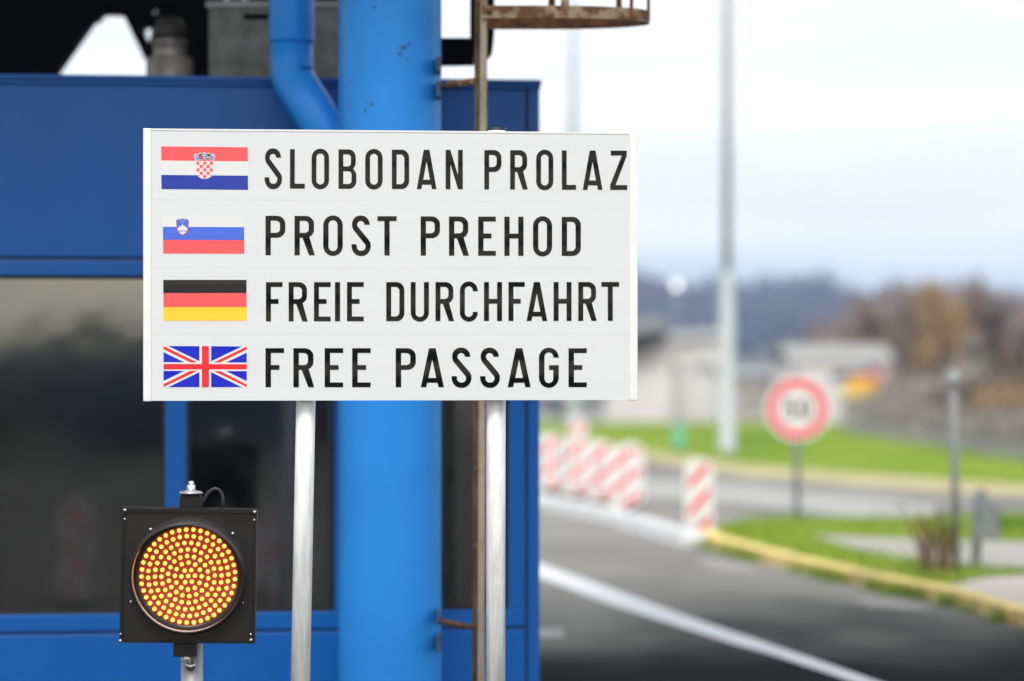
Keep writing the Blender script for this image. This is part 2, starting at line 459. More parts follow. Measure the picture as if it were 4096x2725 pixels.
# ------------------------------------------------------------------ helpers: geometry
class MB:
    def __init__(s):
        s.v = []; s.f = []; s.m = []; s.sm = []; s.mats = []; s.cur = 0; s.smooth = False
    def use(s, mt):
        if mt not in s.mats:
            s.mats.append(mt)
        s.cur = s.mats.index(mt)
        return s
    def face(s, idx):
        s.f.append(tuple(idx)); s.m.append(s.cur); s.sm.append(s.smooth)
    def add(s, vs, fs):
        o = len(s.v)
        s.v.extend([tuple(p) for p in vs])
        for f in fs:
            s.face([o + i for i in f])
    def box(s, x0, x1, y0, y1, z0, z1):
        s.add([(x0, y0, z0), (x1, y0, z0), (x1, y1, z0), (x0, y1, z0), (x0, y0, z1), (x1, y0, z1), (x1, y1, z1), (x0, y1, z1)],
              [(0, 3, 2, 1), (4, 5, 6, 7), (0, 1, 5, 4), (1, 2, 6, 5), (2, 3, 7, 6), (3, 0, 4, 7)])
        return s
    def tube(s, pts, r, n=16, caps=True, sq=False):
        pts = [Vector(p) for p in pts]
        rs = r if isinstance(r, (list, tuple)) else [r] * len(pts)
        rings = []
        prev = None
        for i, p in enumerate(pts):
            if i == 0: d = pts[1] - p
            elif i == len(pts) - 1: d = p - pts[i - 1]
            else: d = (pts[i + 1] - p).normalized() + (p - pts[i - 1]).normalized()
            d.normalize()
            if prev is None:
                up = Vector((0, 0, 1)) if abs(d.z) < 0.9 else Vector((0, 1, 0))
                a = d.cross(up).normalized()
            else:
                a = (prev - d * prev.dot(d)).normalized()
            prev = a
            b = d.cross(a)
            rings.append([p + (a * math.cos(2 * math.pi * k / n) + b * math.sin(2 * math.pi * k / n)) * rs[i] for k in range(n)])
        o = len(s.v)
        for rg in rings:
            s.v.extend([tuple(q) for q in rg])
        keep = s.smooth
        s.smooth = n > 6
        for i in range(len(rings) - 1):
            for k in range(n):
                k2 = (k + 1) % n
                s.face((o + i * n + k, o + i * n + k2, o + (i + 1) * n + k2, o + (i + 1) * n + k))
        s.smooth = False
        if caps:
            s.face([o + k for k in range(n)][::-1])
            s.face([o + (len(rings) - 1) * n + k for k in range(n)])
        s.smooth = keep
        return s
    def lathe(s, prof, c=(0, 0, 0), axis='z', n=32, smooth=True):
        o = len(s.v)
        for (r, h) in prof:
            for k in range(n):
                a = 2 * math.pi * k / n
                if axis == 'z': s.v.append((c[0] + r * math.cos(a), c[1] + r * math.sin(a), c[2] + h))
                else: s.v.append((c[0] + r * math.cos(a), c[1] + h, c[2] + r * math.sin(a)))
        keep = s.smooth; s.smooth = smooth
        for i in range(len(prof) - 1):
            for k in range(n):
                k2 = (k + 1) % n
                s.face((o + i * n + k, o + i * n + k2, o + (i + 1) * n + k2, o + (i + 1) * n + k))
        s.smooth = keep
        return s
    def poly(s, contours, y=0.0, thick=0.0):
        """filled outline in the local XZ plane, first contour is the outer one; faces -Y"""
        cs = [[Vector((p[0], p[1], 0)) for p in c] for c in contours]
        tris = tessellate_polygon(cs)
        flat = [p for c in cs for p in c]
        o = len(s.v)
        s.v.extend([(p.x, y, p.y) for p in flat])
        for t in tris:
            a, b, c = [flat[i] for i in t]
            ar = (b - a).cross(c - a).z
            if abs(ar) < 1e-12: continue
            s.face([o + i for i in (t if ar > 0 else t[::-1])])
        if thick > 0:
            o2 = len(s.v)
            s.v.extend([(p.x, y + thick, p.y) for p in flat])
            for t in tris:
                a, b, c = [flat[i] for i in t]
                ar = (b - a).cross(c - a).z
                if abs(ar) < 1e-12: continue
                s.face([o2 + i for i in (t[::-1] if ar > 0 else t)])
            k = 0
            for c in cs:
                n = len(c)
                for i in range(n):
                    j = (i + 1) % n
                    s.face((o + k + i, o + k + j, o2 + k + j, o2 + k + i))
                k += n
        return s
    def build(s, name, mt=None, parent=None, bevel=0.0):
        me = bpy.data.meshes.new(name)
        me.from_pydata(s.v, [], s.f)
        if mt is not None and not s.mats:
            s.mats = [mt]
        for q in s.mats:
            me.materials.append(q)
        me.polygons.foreach_set('material_index', s.m)
        me.polygons.foreach_set('use_smooth', s.sm)
        me.update()
        ob = bpy.data.objects.new(name, me)
        COL.objects.link(ob)
        if parent is not None:
            ob.parent = parent
        if bevel > 0:
            md = ob.modifiers.new('bevel', 'BEVEL')
            md.width = bevel
            md.segments = 2
            md.limit_method = 'ANGLE'
        return ob

def empty(name, loc=(0, 0, 0), rz=0.0):
    o = bpy.data.objects.new(name, None)
    COL.objects.link(o)
    o.location = loc
    o.rotation_euler = (0, 0, rz)
    o.empty_display_size = 0.2
    return o
def tag(o, label=None, cat=None, group=None, kind=None):
    if label: o['label'] = label
    if cat: o['category'] = cat
    if group: o['group'] = group
    if kind: o['kind'] = kind
    return o
def copy_tree(o, parent=None):
    c = o.copy()
    COL.objects.link(c)
    c.parent = parent
    for ch in o.children:
        copy_tree(ch, c)
    return c
def P(px, py, d):
    return Vector(((px - 2048) / F * d, d, H + d * (HY - py) / F))
def G(px, py, z=0.0):
    d = (H - z) * F / (py - HY)
    return Vector(((px - 2048) / F * d, d, z))
class Plane:
    """vertical plane through (x0,y0) with slope dy/dx = k; photo pixel -> (s along, z)"""
    def __init__(s, x0, y0, k):
        s.x0, s.y0, s.k = x0, y0, k
        s.c = math.sqrt(1 + k * k)
        s.rz = math.atan(k)
    def __call__(s, px, py):
        u = (px - 2048) / F
        y = (s.y0 - s.x0 * s.k) / (1 - u * s.k)
        return ((u * y - s.x0) * s.c, H + (HY - py) / F * y)
    def S(s, px): return s(px, 0)[0]

# ------------------------------------------------------------------ ground
def prof(y):
    if y < 53: return -0.012
    if y < 150: return -0.012 - (y - 53) * 3.1 / 97.0
    if y < 320: return -3.112
    return -3.112
mb = MB()
ys = [-300, -60, -20, 0, 20, 40, 53, 70, 90, 120, 150, 250, 400, 900, 2500]
xs = [-2500, -600, -200, -60, -20, 0, 20, 60, 200, 600, 2500]
for y in ys:
    for x in xs:
        mb.v.append((x, y, prof(y)))
for j in range(len(ys) - 1):
    for i in range(len(xs) - 1):
        a = j * len(xs) + i
        mb.use(M['grass'] if ys[j] < 53 else M['field'])
        mb.face((a, a + 1, a + 1 + len(xs), a + len(xs)))
tag(mb.build('ground'), kind='structure')

def sheet(name, pts, z, mt, kind='structure', thick=0.0):
    m_ = MB()
    cs = [[Vector((p[0], p[1], 0)) for p in pts]]
    tris = tessellate_polygon(cs)
    m_.v = [(p[0], p[1], z) for p in pts]
    for t in tris:
        a, b, c = [cs[0][i] for i in t]
        m_.face(t if (b - a).cross(c - a).z > 0 else t[::-1])
    if thick:
        n = len(pts)
        m_.v += [(p[0], p[1], z - thick) for p in pts]
        for i in range(n):
            j = (i + 1) % n
            m_.face((i, n + i, n + j, j))
    o = m_.build(name, mt)
    if kind: tag(o, kind=kind)
    return o
def gp(lst, z=0.0):
    return [tuple(G(a, b, z)[:2]) for a, b in lst]

road_edge = gp([(1300, 1705), (1900, 1730), (2170, 1752), (2400, 1792), (2550, 1838), (3000, 1903), (3500, 1945), (4096, 1985), (4700, 2010)])
verge_edge = gp([(1300, 1692), (1900, 1712), (2170, 1730), (2400, 1768), (2550, 1795), (3000, 1857), (3500, 1897), (4096, 1937), (4700, 1960)])
sheet('verge', [(-120, -250), (-60, 20)] + verge_edge + [(60, 20), (120, -250)], -0.006, M['verge'])
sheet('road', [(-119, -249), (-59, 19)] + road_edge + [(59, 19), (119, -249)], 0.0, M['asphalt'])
sheet('pale_lane', gp([(2100, 1868), (2480, 1915), (3000, 1942), (3400, 1990), (3740, 2025), (3730, 2085), (3300, 2062), (2900, 2012), (2480, 1988), (2100, 1950)]), 0.004, M['concrete'])
# edge line of the lane
up_e = [(1900, 2163), (2170, 2259), (2445, 2357), (2751, 2469), (3022, 2559), (3294, 2651), (3527, 2733), (3760, 2806)]
lo_e = [(3580, 2800), (3375, 2719), (3294, 2691), (3090, 2623), (2921, 2575), (2751, 2521), (2445, 2422), (2170, 2317), (1900, 2218)]
tag(sheet('road_line', gp(up_e + lo_e), 0.004, M['line']), kind='structure')
tag(sheet('worn_road_mark', gp([(2100, 2515), (2250, 2515), (2262, 2555), (2100, 2560)]), 0.004, M['line_old']), kind='structure')

M['dusty'] = mat('dusty_asphalt', (0.27, 0.26, 0.25), 0.9, var=0.2, vscale=1.2)
for q_ in ([(2770, 2243), (2860, 2240), (2960, 2254), (3060, 2284), (2980, 2290), (2850, 2284)], [(3400, 2404), (3500, 2396), (3640, 2412), (3760, 2442), (3620, 2442), (3480, 2432)]):
    tag(sheet('dusty_patch', gp(q_), 0.004, M['dusty']), kind='structure')
M['rough_ground'] = mat('rough_brown_ground', (0.20, 0.17, 0.115), 0.95, col2=(0.09, 0.085, 0.055), vscale=1.3)
tag(sheet('rough_ground', gp([(3330, 1697), (3380, 1716), (3700, 1768), (4100, 1828), (4500, 1895), (5200, 2020), (6500, 1900), (6500, 1690), (4500, 1690), (3420, 1690)]), 0.004, M['rough_ground']), kind='structure')
# island: yellow kerb and grass
ZI = 0.085
front = [(2790, 2118), (2835, 2150), (2980, 2187), (3141, 2226), (3300, 2262), (3471, 2300), (3600, 2326), (3719, 2345), (3850, 2378), (3966, 2412), (4096, 2452), (4300, 2520), (4700, 2660)]
back = [(4700, 2040), (4300, 2048), (4096, 2055), (3800, 2068), (3400, 2077), (3058, 2074), (2900, 2092)]
fr = [Vector((*p, 0)) for p in gp(front, ZI)]
kerb = empty('kerb', (fr[0].x, fr[0].y, 0))
kw = 0.15
# kerb stones, each about a metre long
inner = []
for i, p in enumerate(fr):
    a = fr[max(0, i - 1)]; b = fr[min(len(fr) - 1, i + 1)]
    d = (b - a).normalized()
    nrm = Vector((-d.y, d.x, 0))
    if nrm.y < 0: nrm = -nrm
    inner.append(p + nrm * kw)
# resample along length
def resample(pts, step):
    out_ = [pts[0].copy()]; acc = 0
    for a, b in zip(pts[:-1], pts[1:]):
        L = (b - a).length; t = step - acc
        while t <= L:
            out_.append(a.lerp(b, t / L)); t += step
        acc = (acc + L) % step if L < step - acc + 1e-9 or True else acc
        acc = L - (t - step)
    out_.append(pts[-1].copy())
    return out_
stones = resample(fr, 0.8)
for i in range(len(stones) - 1):
    a, b = stones[i], stones[i + 1]
    if (b - a).length < 0.25: continue
    d = (b - a).normalized(); n_ = Vector((-d.y, d.x, 0))
    if n_.y < 0: n_ = -n_
    g = 0.008
    a2 = a + d * g; b2 = b - d * g
    zt = ZI + 0.01 + random.uniform(-0.006, 0.006)
    jit = n_ * random.uniform(-0.012, 0.012)
    m_ = MB()
    q = [a2 + jit, b2 + jit, b2 + n_ * kw + jit, a2 + n_ * kw + jit]
    q = [p - Vector((kerb.location.x, kerb.location.y, 0)) for p in q]
    m_.add([(p.x, p.y, -0.02) for p in q] + [(p.x, p.y, zt) for p in q],
           [(0, 3, 2, 1), (4, 5, 6, 7), (0, 1, 5, 4), (1, 2, 6, 5), (2, 3, 7, 6), (3, 0, 4, 7)])
    m_.build('kerb_stone', M['kerb'], kerb, bevel=0.015)
tag(kerb, 'yellow painted kerb curving along the grass island beside the lane', 'kerb')
isl = [(p.x, p.y) for p in inner] + gp(back, ZI)
o_isl = sheet('grass_island', isl, ZI, M['grass'], thick=0.2)
sheet('path', gp([(3230, 2140), (3500, 2152), (3900, 2165), (4250, 2172), (4250, 2282), (3850, 2268), (3600, 2240), (3420, 2198)], ZI), ZI + 0.004, M['path'])
for k, yy in enumerate((2192, 2215, 2243)):
    sheet('path_joint', gp([(3900, yy), (4250, yy + 4), (4250, yy + 9), (3900, yy + 4)], ZI), ZI + 0.008, M['wall_g'])
sheet('pavement', gp([(3790, 2350), (3860, 2325), (3960, 2312), (4096, 2304), (4300, 2300), (4300, 2490), (4096, 2425), (3966, 2388), (3860, 2362)], ZI), ZI + 0.004, M['slab'])

# grass blades on the island and the near part of the lawn (uncountable)
def inside(poly, x, y):
    c = False; j = len(poly) - 1
    for i in range(len(poly)):
        xi, yi = poly[i]; xj, yj = poly[j]
        if (yi > y) != (yj > y) and x < (xj - xi) * (y - yi) / (yj - yi) + xi: c = not c
        j = i
    return c
pathp = gp([(3230, 2140), (4250, 2172), (4250, 2282), (3850, 2268), (3420, 2198)], ZI)
slabp = gp([(3790, 2350), (3960, 2312), (4300, 2300), (4300, 2490), (3966, 2388)], ZI)
mb = MB()
cnt = 0
while cnt < 9000:
    x = random.uniform(1.2, 6.2); y = random.uniform(13, 23)
    if not inside(isl, x, y) or inside(pathp, x, y) or inside(slabp, x, y): continue
    cnt += 1
    a = random.uniform(0, math.pi); hh = random.uniform(0.02, 0.075)
    dx, dy = math.cos(a) * 0.008, math.sin(a) * 0.008
    lx, ly = random.uniform(-.03, .03), random.uniform(-.03, .03)
    mb.add([(x - dx, y - dy, ZI), (x + dx, y + dy, ZI), (x + lx, y + ly, ZI + hh)], [(0, 1, 2)])
for i in range(len(fr) - 1):
    a_, b_ = fr[i], fr[i + 1]
    for k in range(260):
        t_ = random.random()
        if noise.noise(Vector((i * 3.1 + t_ * 4, 0.3, 0))) < -0.05: continue
        q_ = a_.lerp(b_, t_)
        dd = (b_ - a_).normalized()
        off = abs(random.gauss(0, .05)) + .005
        x, y = q_.x + dd.y * off * (1 if dd.x > 0 else -1), q_.y - abs(dd.x) * off
        an = random.uniform(0, math.pi)
        hh = random.uniform(.03, .11)
        dx, dy = math.cos(an) * 0.007, math.sin(an) * 0.007
        mb.add([(x - dx, y - dy, 0.001), (x + dx, y + dy, 0.001), (x + random.uniform(-.03, .03), y + random.uniform(-.03, .01), hh)], [(0, 1, 2)])
o = mb.build('grass', M['grass_blades'])
tag(o, 'short green grass growing on the kerbed island', 'grass', kind='stuff')

# white separator blocks
def sep_block(p0, p1, name='lane_separator'):
    a, b = G(*p0), G(*p1)
    d = b - a
    r_ = empty(name, a, math.atan2(d.y, d.x))
    L = d.length
    m_ = MB()
    hh, ww = 0.115, 0.24
    # trapezoid section, chamfered ends
    sec = [(0.0, 0.0), (0.03, hh), (ww - 0.03, hh), (ww, 0.0)]
    vs = []
    for x, k in ((0, 0.0), (0.05, 1.0), (L - 0.05, 1.0), (L, 0.0)):
        for (y, z) in sec:
            vs.append((x, y, z if k else z * 0.55))
    fs = []
    for i in range(3):
        for k in range(3):
            fs.append((i * 4 + k, (i + 1) * 4 + k, (i + 1) * 4 + k + 1, i * 4 + k + 1))
    fs.append((0, 1, 2, 3)); fs.append((15, 14, 13, 12))
    m_.add(vs, fs)
    m_.build('block', M['kerbwhite'], r_, bevel=0.012)
    return r_
tag(sep_block((2452, 2104), (2722, 2190)), 'white lane separator block ending beside the nearest striped beacon', 'lane separator', 'white lane separators')
tag(sep_block((2161, 2037), (2432, 2093)), 'white lane separator block below the cluster of striped beacons', 'lane separator', 'white lane separators')
tag(sep_block((1850, 1975), (2135, 2031)), 'white lane separator block mostly hidden behind the blue booth', 'lane separator', 'white lane separators')

# ------------------------------------------------------------------ striped beacons
def arch(wd, hh, rt, rb, n=10):
    pts = []
    for (cx, cz, a0, r_) in ((wd / 2 - rb, rb, -90, rb), (wd / 2 - rt, hh - rt, 0, rt), (-wd / 2 + rt, hh - rt, 90, rt), (-wd / 2 + rb, rb, 180, rb)):
        for k in range(n + 1):
            a = R(a0 + 90.0 * k / n)
            pts.append((cx + r_ * math.cos(a), cz + r_ * math.sin(a)))
    return pts
def clip_poly(poly, fn):
    out_ = []
    for i in range(len(poly)):
        a, b = poly[i], poly[(i + 1) % len(poly)]
        fa, fb = fn(a), fn(b)
        if fa >= 0: out_.append(a)
        if (fa >= 0) != (fb >= 0):
            t = fa / (fa - fb)
            out_.append((a[0] + (b[0] - a[0]) * t, a[1] + (b[1] - a[1]) * t))
    return out_
def make_beacon():
    r_ = empty('striped_beacon')
    wd, hh = 0.25, 0.64
    b_ = MB().poly([arch(wd, hh, 0.115, 0.09)], 0.0, 0.03).build('board', M['white'], r_)
    b_.location.z = 0.02
    st = MB()
    shape = arch(wd - 0.06, hh - 0.06, 0.088, 0.065)
    shape = [(x, z + 0.03) for x, z in shape]
    for c in (-0.015, 0.225, 0.465):
        s1 = clip_poly(shape, lambda p: (p[1] - 1.05 * p[0]) - c)
        s1 = clip_poly(s1, lambda p: c + 0.078 - (p[1] - 1.05 * p[0])) if len(s1) > 2 else s1
        if len(s1) > 2: st.poly([s1], -0.002)
    s_ = st.build('red_stripes', M['red'], r_)
    s_.location.z = 0.02
    f_ = MB()
    f_.box(-0.10, 0.10, -0.10, 0.14, 0.0, 0.03)
    f_.box(-0.03, 0.03, 0.031, 0.07, 0.03, 0.25)
    f_.build('foot', M['blk_plastic'], r_)
    return r_
bea = make_beacon()
grp = 'red and white striped traffic beacons'
spots = [((2797, 2140), 3, 'red and white striped beacon standing alone at the tip of the grass island'),
         ((2492, 2046), -4, 'striped beacon at the right front end of the beacon cluster'),
         ((2528, 2030), 5, 'striped beacon half hidden behind the front one of the cluster'),
         ((2400, 2014), 4, 'striped beacon third from the booth corner in the row'),
         ((2306, 1990), -3, 'striped beacon second from the booth corner in the row'),
         ((2203, 1967), 6, 'striped beacon right beside the blue corner of the booth'),
         ((2312, 1858), 2, 'distant striped beacon rising above the row against the lawn')]
for i, (pp, rz, lab) in enumerate(spots):
    o = bea if i == 0 else copy_tree(bea)
    o.location = G(*pp)
    o.rotation_euler = (0, 0, R(rz))
    tag(o, lab, 'traffic beacon', grp)

# ------------------------------------------------------------------ glyphs (photo-pixel outlines)
def arc(cx, cy, rx, ry, a0, a1, n=10):
    return [(cx + rx * math.cos(R(a0 + (a1 - a0) * k / n)), cy + ry * math.sin(R(a0 + (a1 - a0) * k / n))) for k in range(n + 1)]
# y grows downwards; angles: 0 right, 90 down, 180 left, 270 up
def glyph(ch, w_, h, sx, sy):
    t = sx
    if ch in 'L': return [[(0, 0), (t, 0), (t, h - sy), (w_, h - sy), (w_, h), (0, h)]]
    if ch == 'I': return [[(0, 0), (w_, 0), (w_, h), (0, h)]]
    if ch in 'EF':
        m0, m1, mw = 0.432 * h, 0.432 * h + sy, w_ * 0.755
        p = [(0, 0), (w_, 0), (w_, sy), (t, sy), (t, m0), (mw, m0), (mw, m1), (t, m1)]
        p += [(t, h - sy), (w_, h - sy), (w_, h), (0, h)] if ch == 'E' else [(t, h), (0, h)]
        return [p]
    if ch == 'H':
        m0, m1 = 0.433 * h, 0.433 * h + sy
        return [[(0, 0), (t, 0), (t, m0), (w_ - t, m0), (w_ - t, 0), (w_, 0), (w_, h), (w_ - t, h), (w_ - t, m1), (t, m1), (t, h), (0, h)]]
    if ch == 'T':
        c = w_ / 2
        return [[(0, 0), (w_, 0), (w_, sy), (c + t / 2, sy), (c + t / 2, h), (c - t / 2, h), (c - t / 2, sy), (0, sy)]]
    if ch == 'N':
        return [[(0, 0), (w_ * .275, 0), (w_ - t, .645 * h), (w_ - t, 0), (w_, 0), (w_, h), (w_ * .725, h), (t, .36 * h), (t, h), (0, h)]]
    if ch == 'Z':
        return [[(.03 * w_, 0), (.97 * w_, 0), (.97 * w_, sy * 1.05), (.31 * w_, h - sy), (w_, h - sy), (w_, h), (0, h), (0, h - sy * 1.08), (.68 * w_, sy), (.03 * w_, sy)]]
    if ch == 'A':
        return [[(0, h), (.236 * w_, h), (.276 * w_, h * .886), (.724 * w_, h * .886), (.768 * w_, h), (w_, h), (.642 * w_, 0), (.354 * w_, 0)],
                [(.325 * w_, h * .763), (.668 * w_, h * .763), (.496 * w_, h * .287)]]
    if ch == 'O' or ch == '0':
        e = 2.6 / 157 * h
        r_ = w_ / 2; ri = w_ / 2 - t
        ry = r_ * 1.02
        o_ = arc(r_, -e + ry, r_, ry, 180, 360) + arc(r_, h + e - ry, r_, ry, 0, 180)
        i_ = arc(r_, -e + sy + ri, ri, ri, 180, 360) + arc(r_, h + e - sy - ri, ri, ri, 0, 180)
        return [o_, i_]
    if ch == 'D':
        rx, ry = .43 * w_, .21 * h
        o_ = [(0, 0)] + arc(w_ - rx, ry, rx, ry, 270, 360) + arc(w_ - rx, h - ry, rx, ry, 0, 90) + [(0, h)]
        rx2, ry2 = .22 * w_, .11 * h
        i_ = [(t, sy)] + arc(w_ - t - rx2, sy + ry2, rx2, ry2, 270, 360) + arc(w_ - t - rx2, h - sy - ry2, rx2, ry2, 0, 90) + [(t, h - sy)]
        return [o_, i_]
    if ch in 'PR':
        rx, ry = .43 * w_, .20 * h
        wb = w_ if ch == 'P' else w_ * .96
        pb = .555 * h
        o_ = [(0, 0)] + arc(wb - rx, ry, rx, ry, 270, 360)
        if ch == 'P':
            o_ += arc(wb - rx, pb - ry, rx, ry, 0, 90) + [(t, pb), (t, h), (0, h)]
        else:
            o_ += arc(wb - rx, pb - ry, rx, ry, 0, 62) + [(w_, h), (w_ * .72, h), (w_ * .395, pb), (t, pb), (t, h), (0, h)]
        rx2, ry2 = .22 * w_, .09 * h
        i_ = [(t, sy)] + arc(wb - t - rx2, sy + ry2, rx2, ry2, 270, 360) + arc(wb - t - rx2, pb - sy - ry2, rx2, ry2, 0, 90) + [(t, pb - sy)]
        return [o_, i_]
    if ch == 'B':
        w1 = .965 * w_
        rx, ry = .40 * w_, .20 * h
        o_ = [(0, 0)] + arc(w1 - rx, ry, rx, ry, 270, 360) + arc(w1 - rx, .335 * h, rx, .19 * h, 0, 48, 5) + arc(w_ - rx, .665 * h, rx, .19 * h, -48, 0, 5) + arc(w_ - rx, h - ry, rx, ry, 0, 90) + [(0, h)]
        rx2, ry2 = .18 * w_, .085 * h
        m0, m1 = .432 * h, .432 * h + sy
        i1 = [(t, sy)] + arc(w1 - t - rx2, sy + ry2, rx2, ry2, 270, 360, 6) + arc(w1 - t - rx2, m0 - ry2, rx2, ry2, 0, 90, 6) + [(t, m0)]
        i2 = [(t, m1)] + arc(w_ - t - rx2, m1 + ry2, rx2, ry2, 270, 360, 6) + arc(w_ - t - rx2, h - sy - ry2, rx2, ry2, 0, 90, 6) + [(t, h - sy)]
        return [o_, i1, i2]
    if ch == 'U':
        e = 2.6 / 157 * h
        r_ = w_ / 2; ri = r_ - t
        return [[(0, 0), (t, 0)] + arc(r_, h + e - sy - ri, ri, ri, 180, 0)[0:1] + arc(r_, h + e - sy - ri, ri, ri, 180, 0)[1:] + [(w_ - t, 0), (w_, 0)] + arc(r_, h + e - r_ * 1.02, r_, r_ * 1.02, 0, 180)]
    if ch in 'CG':
        e = 2.6 / 157 * h
        r_ = w_ / 2; ri = r_ - t; ry = r_ * 1.02
        top = arc(r_, -e + ry, r_, ry, 180, 360)
        p = top + [(w_, .237 * h), (w_ - t, .237 * h)] + arc(r_, -e + sy + ri, ri, ri, 360, 180)
        if ch == 'C':
            p += arc(r_, h + e - sy - ri, ri, ri, 180, 0) + [(w_ - t, .765 * h), (w_, .765 * h)]
        else:
            p += arc(r_, h + e - sy - ri, ri, ri, 180, 0) + [(w_ - t, .435 * h + sy), (.51 * w_, .435 * h + sy), (.51 * w_, .435 * h), (w_, .435 * h)]
        p += arc(r_, h + e - ry, r_, ry, 0, 180)
        return [p]
    if ch == 'S':
        e = 2.6 / 157 * h
        X = w_ / 216.0; Y = (h + 2 * e) / 511.0
        pts = []
        def q(a, b): return ((a - 57) * X, (b - 100) * Y - e)
        # outer top arc from right terminal over the top to the left, down the back
        top_o = [(261, 216), (258, 188), (250, 162), (235, 136), (212, 114), (187, 103), (161, 100), (135, 103), (110, 113), (88, 133), (72, 162), (64, 192), (63, 216), (65, 240), (71, 262), (82, 285)]
        low_i = [(205, 457), (213, 472), (215, 492), (211, 515), (200, 532), (184, 542), (165, 545), (146, 542), (130, 531), (119, 514), (115, 490), (115, 463)]
        low_o = [(57, 463), (57, 492), (62, 522), (75, 554), (94, 582), (117, 600), (140, 609), (165, 611), (190, 609), (215, 599), (238, 580), (256, 554), (268, 524), (273, 492), (272, 462), (264, 432), (247, 403)]
        top_i = [(129, 244), (121, 228), (120, 212), (124, 193), (134, 178), (147, 170), (161, 168), (176, 170), (189, 180), (198, 195), (202, 216)]
        for a, b in top_o + low_i + low_o + top_i: pts.append(q(a, b))
        return [pts]
    if ch == '5':
        return [[(0.06 * w_, 0), (w_ * .95, 0), (w_ * .95, sy), (t * .9 + .06 * w_, sy), (t * .9, .36 * h)] + arc(.48 * w_, .66 * h, .52 * w_, .34 * h, 290, 360)[0:]
                + arc(.48 * w_, .66 * h, .52 * w_, .34 * h, 0, 160) + [(t, .72 * h)] + arc(.48 * w_, .66 * h, .52 * w_ - t, .34 * h - sy, 150, -90, 16) + [(0.0, .52 * h)]]
    return []

# ------------------------------------------------------------------ main sign
SP = Plane(-1.1332, 7.43, 0.09173)
sign = empty('border_sign', (-1.1332, 7.43, 0), SP.rz)
tag(sign, 'white road sign with four flags and four lines of black capitals on two posts', 'road sign')
def sp(px, py, dy=0.0): return SP(px, py)
zb, zt = 1.4395, 2.2712
sw = SP.S(2550)
xl, xr = SP.S(605), SP.S(2517)
seams = [SP(1500, y)[1] for y in (1338, 1073, 804)]
zs = [zb] + seams + [zt]
for i in range(4):
    m_ = MB()
    g = 0.00012
    z0, z1 = zs[i] + (g if i else 0), zs[i + 1] - (g if i < 3 else 0)
    m_.box(xl, xr, 0.0, 0.022, z0, z1)
    m_.build('panel', M['panel'], sign)
MB().box(xl, xr, -0.0015, 0.024, zt + 0.00005, zt + 0.0055).build('edge_trim', M['trim'], sign)
for a, b in ((0.0, xl - 0.0001), (xr + 0.0001, sw)):
    m_ = MB()
    m_.box(a, b, -0.0035, 0.030, zb - 0.0015, zt + 0.006)
    m_.build('side_profile', M['trim'], sign, bevel=0.002)

lines = [
 ('S L O B O D A N P R O L A Z', 19.0, 19.3, [(1058.4, 1128), (1160, 1219), (1246.4, 1316), (1354, 1425.3), (1461, 1530.4), (1567.5, 1636.5), (1667, 1746), (1782.6, 1851), (1937.3, 2005.5), (2040.6, 2111), (2144.8, 2213), (2247.4, 2304), (2331, 2410), (2441, 2509)], (1170, 597.0, 754.5), (2450, 603.0, 760.0)),
 ('P R O S T P R E H O D', 21.0, 19.3, [(1062, 1141), (1178, 1259), (1293, 1371), (1406, 1483), (1509.5, 1586.5), (1682.6, 1759.7), (1796, 1875.8), (1912.8, 1983), (2017.4, 2093.9), (2132, 2208.4), (2247, 2323.2)], (1070, 863.4, 1021.0), (2260, 868.0, 1024.0)),
 ('F R E I E D U R C H F A H R T', 19.7, 19.0, [(1063.9, 1130.2), (1154.7, 1230.7), (1255.9, 1322.5), (1340, 1360.3), (1388, 1454.8), (1545, 1617.3), (1642.8, 1715.5), (1742, 1816.2), (1839.5, 1911), (1936, 2008), (2033.8, 2098.8), (2106.4, 2188.7), (2214.5, 2286), (2313, 2386.7), (2405.6, 2476.5)], (1070, 1129.0, 1286.0), (2440, 1128.4, 1283.6)),
 ('F R E E P A S S A G E', 21.8, 19.0, [(1062, 1136), (1173.6, 1256.9), (1298.6, 1372.6), (1408.7, 1482.7), (1582.8, 1663), (1683.3, 1775.5), (1806.3, 1885.9), (1920.4, 1999.6), (2030.8, 2122.3), (2155.8, 2235), (2274, 2347)], (1070, 1393.0, 1549.3), (2300, 1393.4, 1549.0)),
]
for txt, sx, sy, spans, (ax, at, ab), (bx_, bt, bb) in lines:
    for ch, (x0, x1) in zip(txt.split(), spans):
        xc = (x0 + x1) / 2
        u = (xc - ax) / (bx_ - ax)
        yt, yb = at + (bt - at) * u, ab + (bb - ab) * u
        cs = glyph(ch, x1 - x0, yb - yt, sx, sy)
        m_ = MB()
        m_.poly([[SP(x0 + p[0], yt + p[1]) for p in c] for c in cs], -0.0008)
        m_.build('letter', M['ink'], sign)

def flag_part(name, parent, layers):
    for i, (mt, contours) in enumerate(layers):
        pass
def lay(m_, mt, pts, k, conv):
    m_.use(mt)
    m_.poly([[SP(*conv(*p)) for p in c] for c in pts], -0.0006 - 0.0003 * k)
# croatian tricolour
cv = lambda a, b: (640 + a * .15698, 570 + b * .15698)
m_ = MB()
lay(m_, M['f_red'], [[(27, 101), (2236, 125), (2238, 483), (33, 463)]], 0, cv)
lay(m_, M['f_white'], [[(33, 464), (2238, 484), (2240, 849), (34, 828)]], 0, cv)
lay(m_, M['f_blue'], [[(34, 829), (2240, 850), (2243, 1209), (40, 1188)]], 0, cv)
flag = m_.build('flag', None, sign)
tag(flag, 'red white and blue flag with a chequered shield')
m_ = MB()
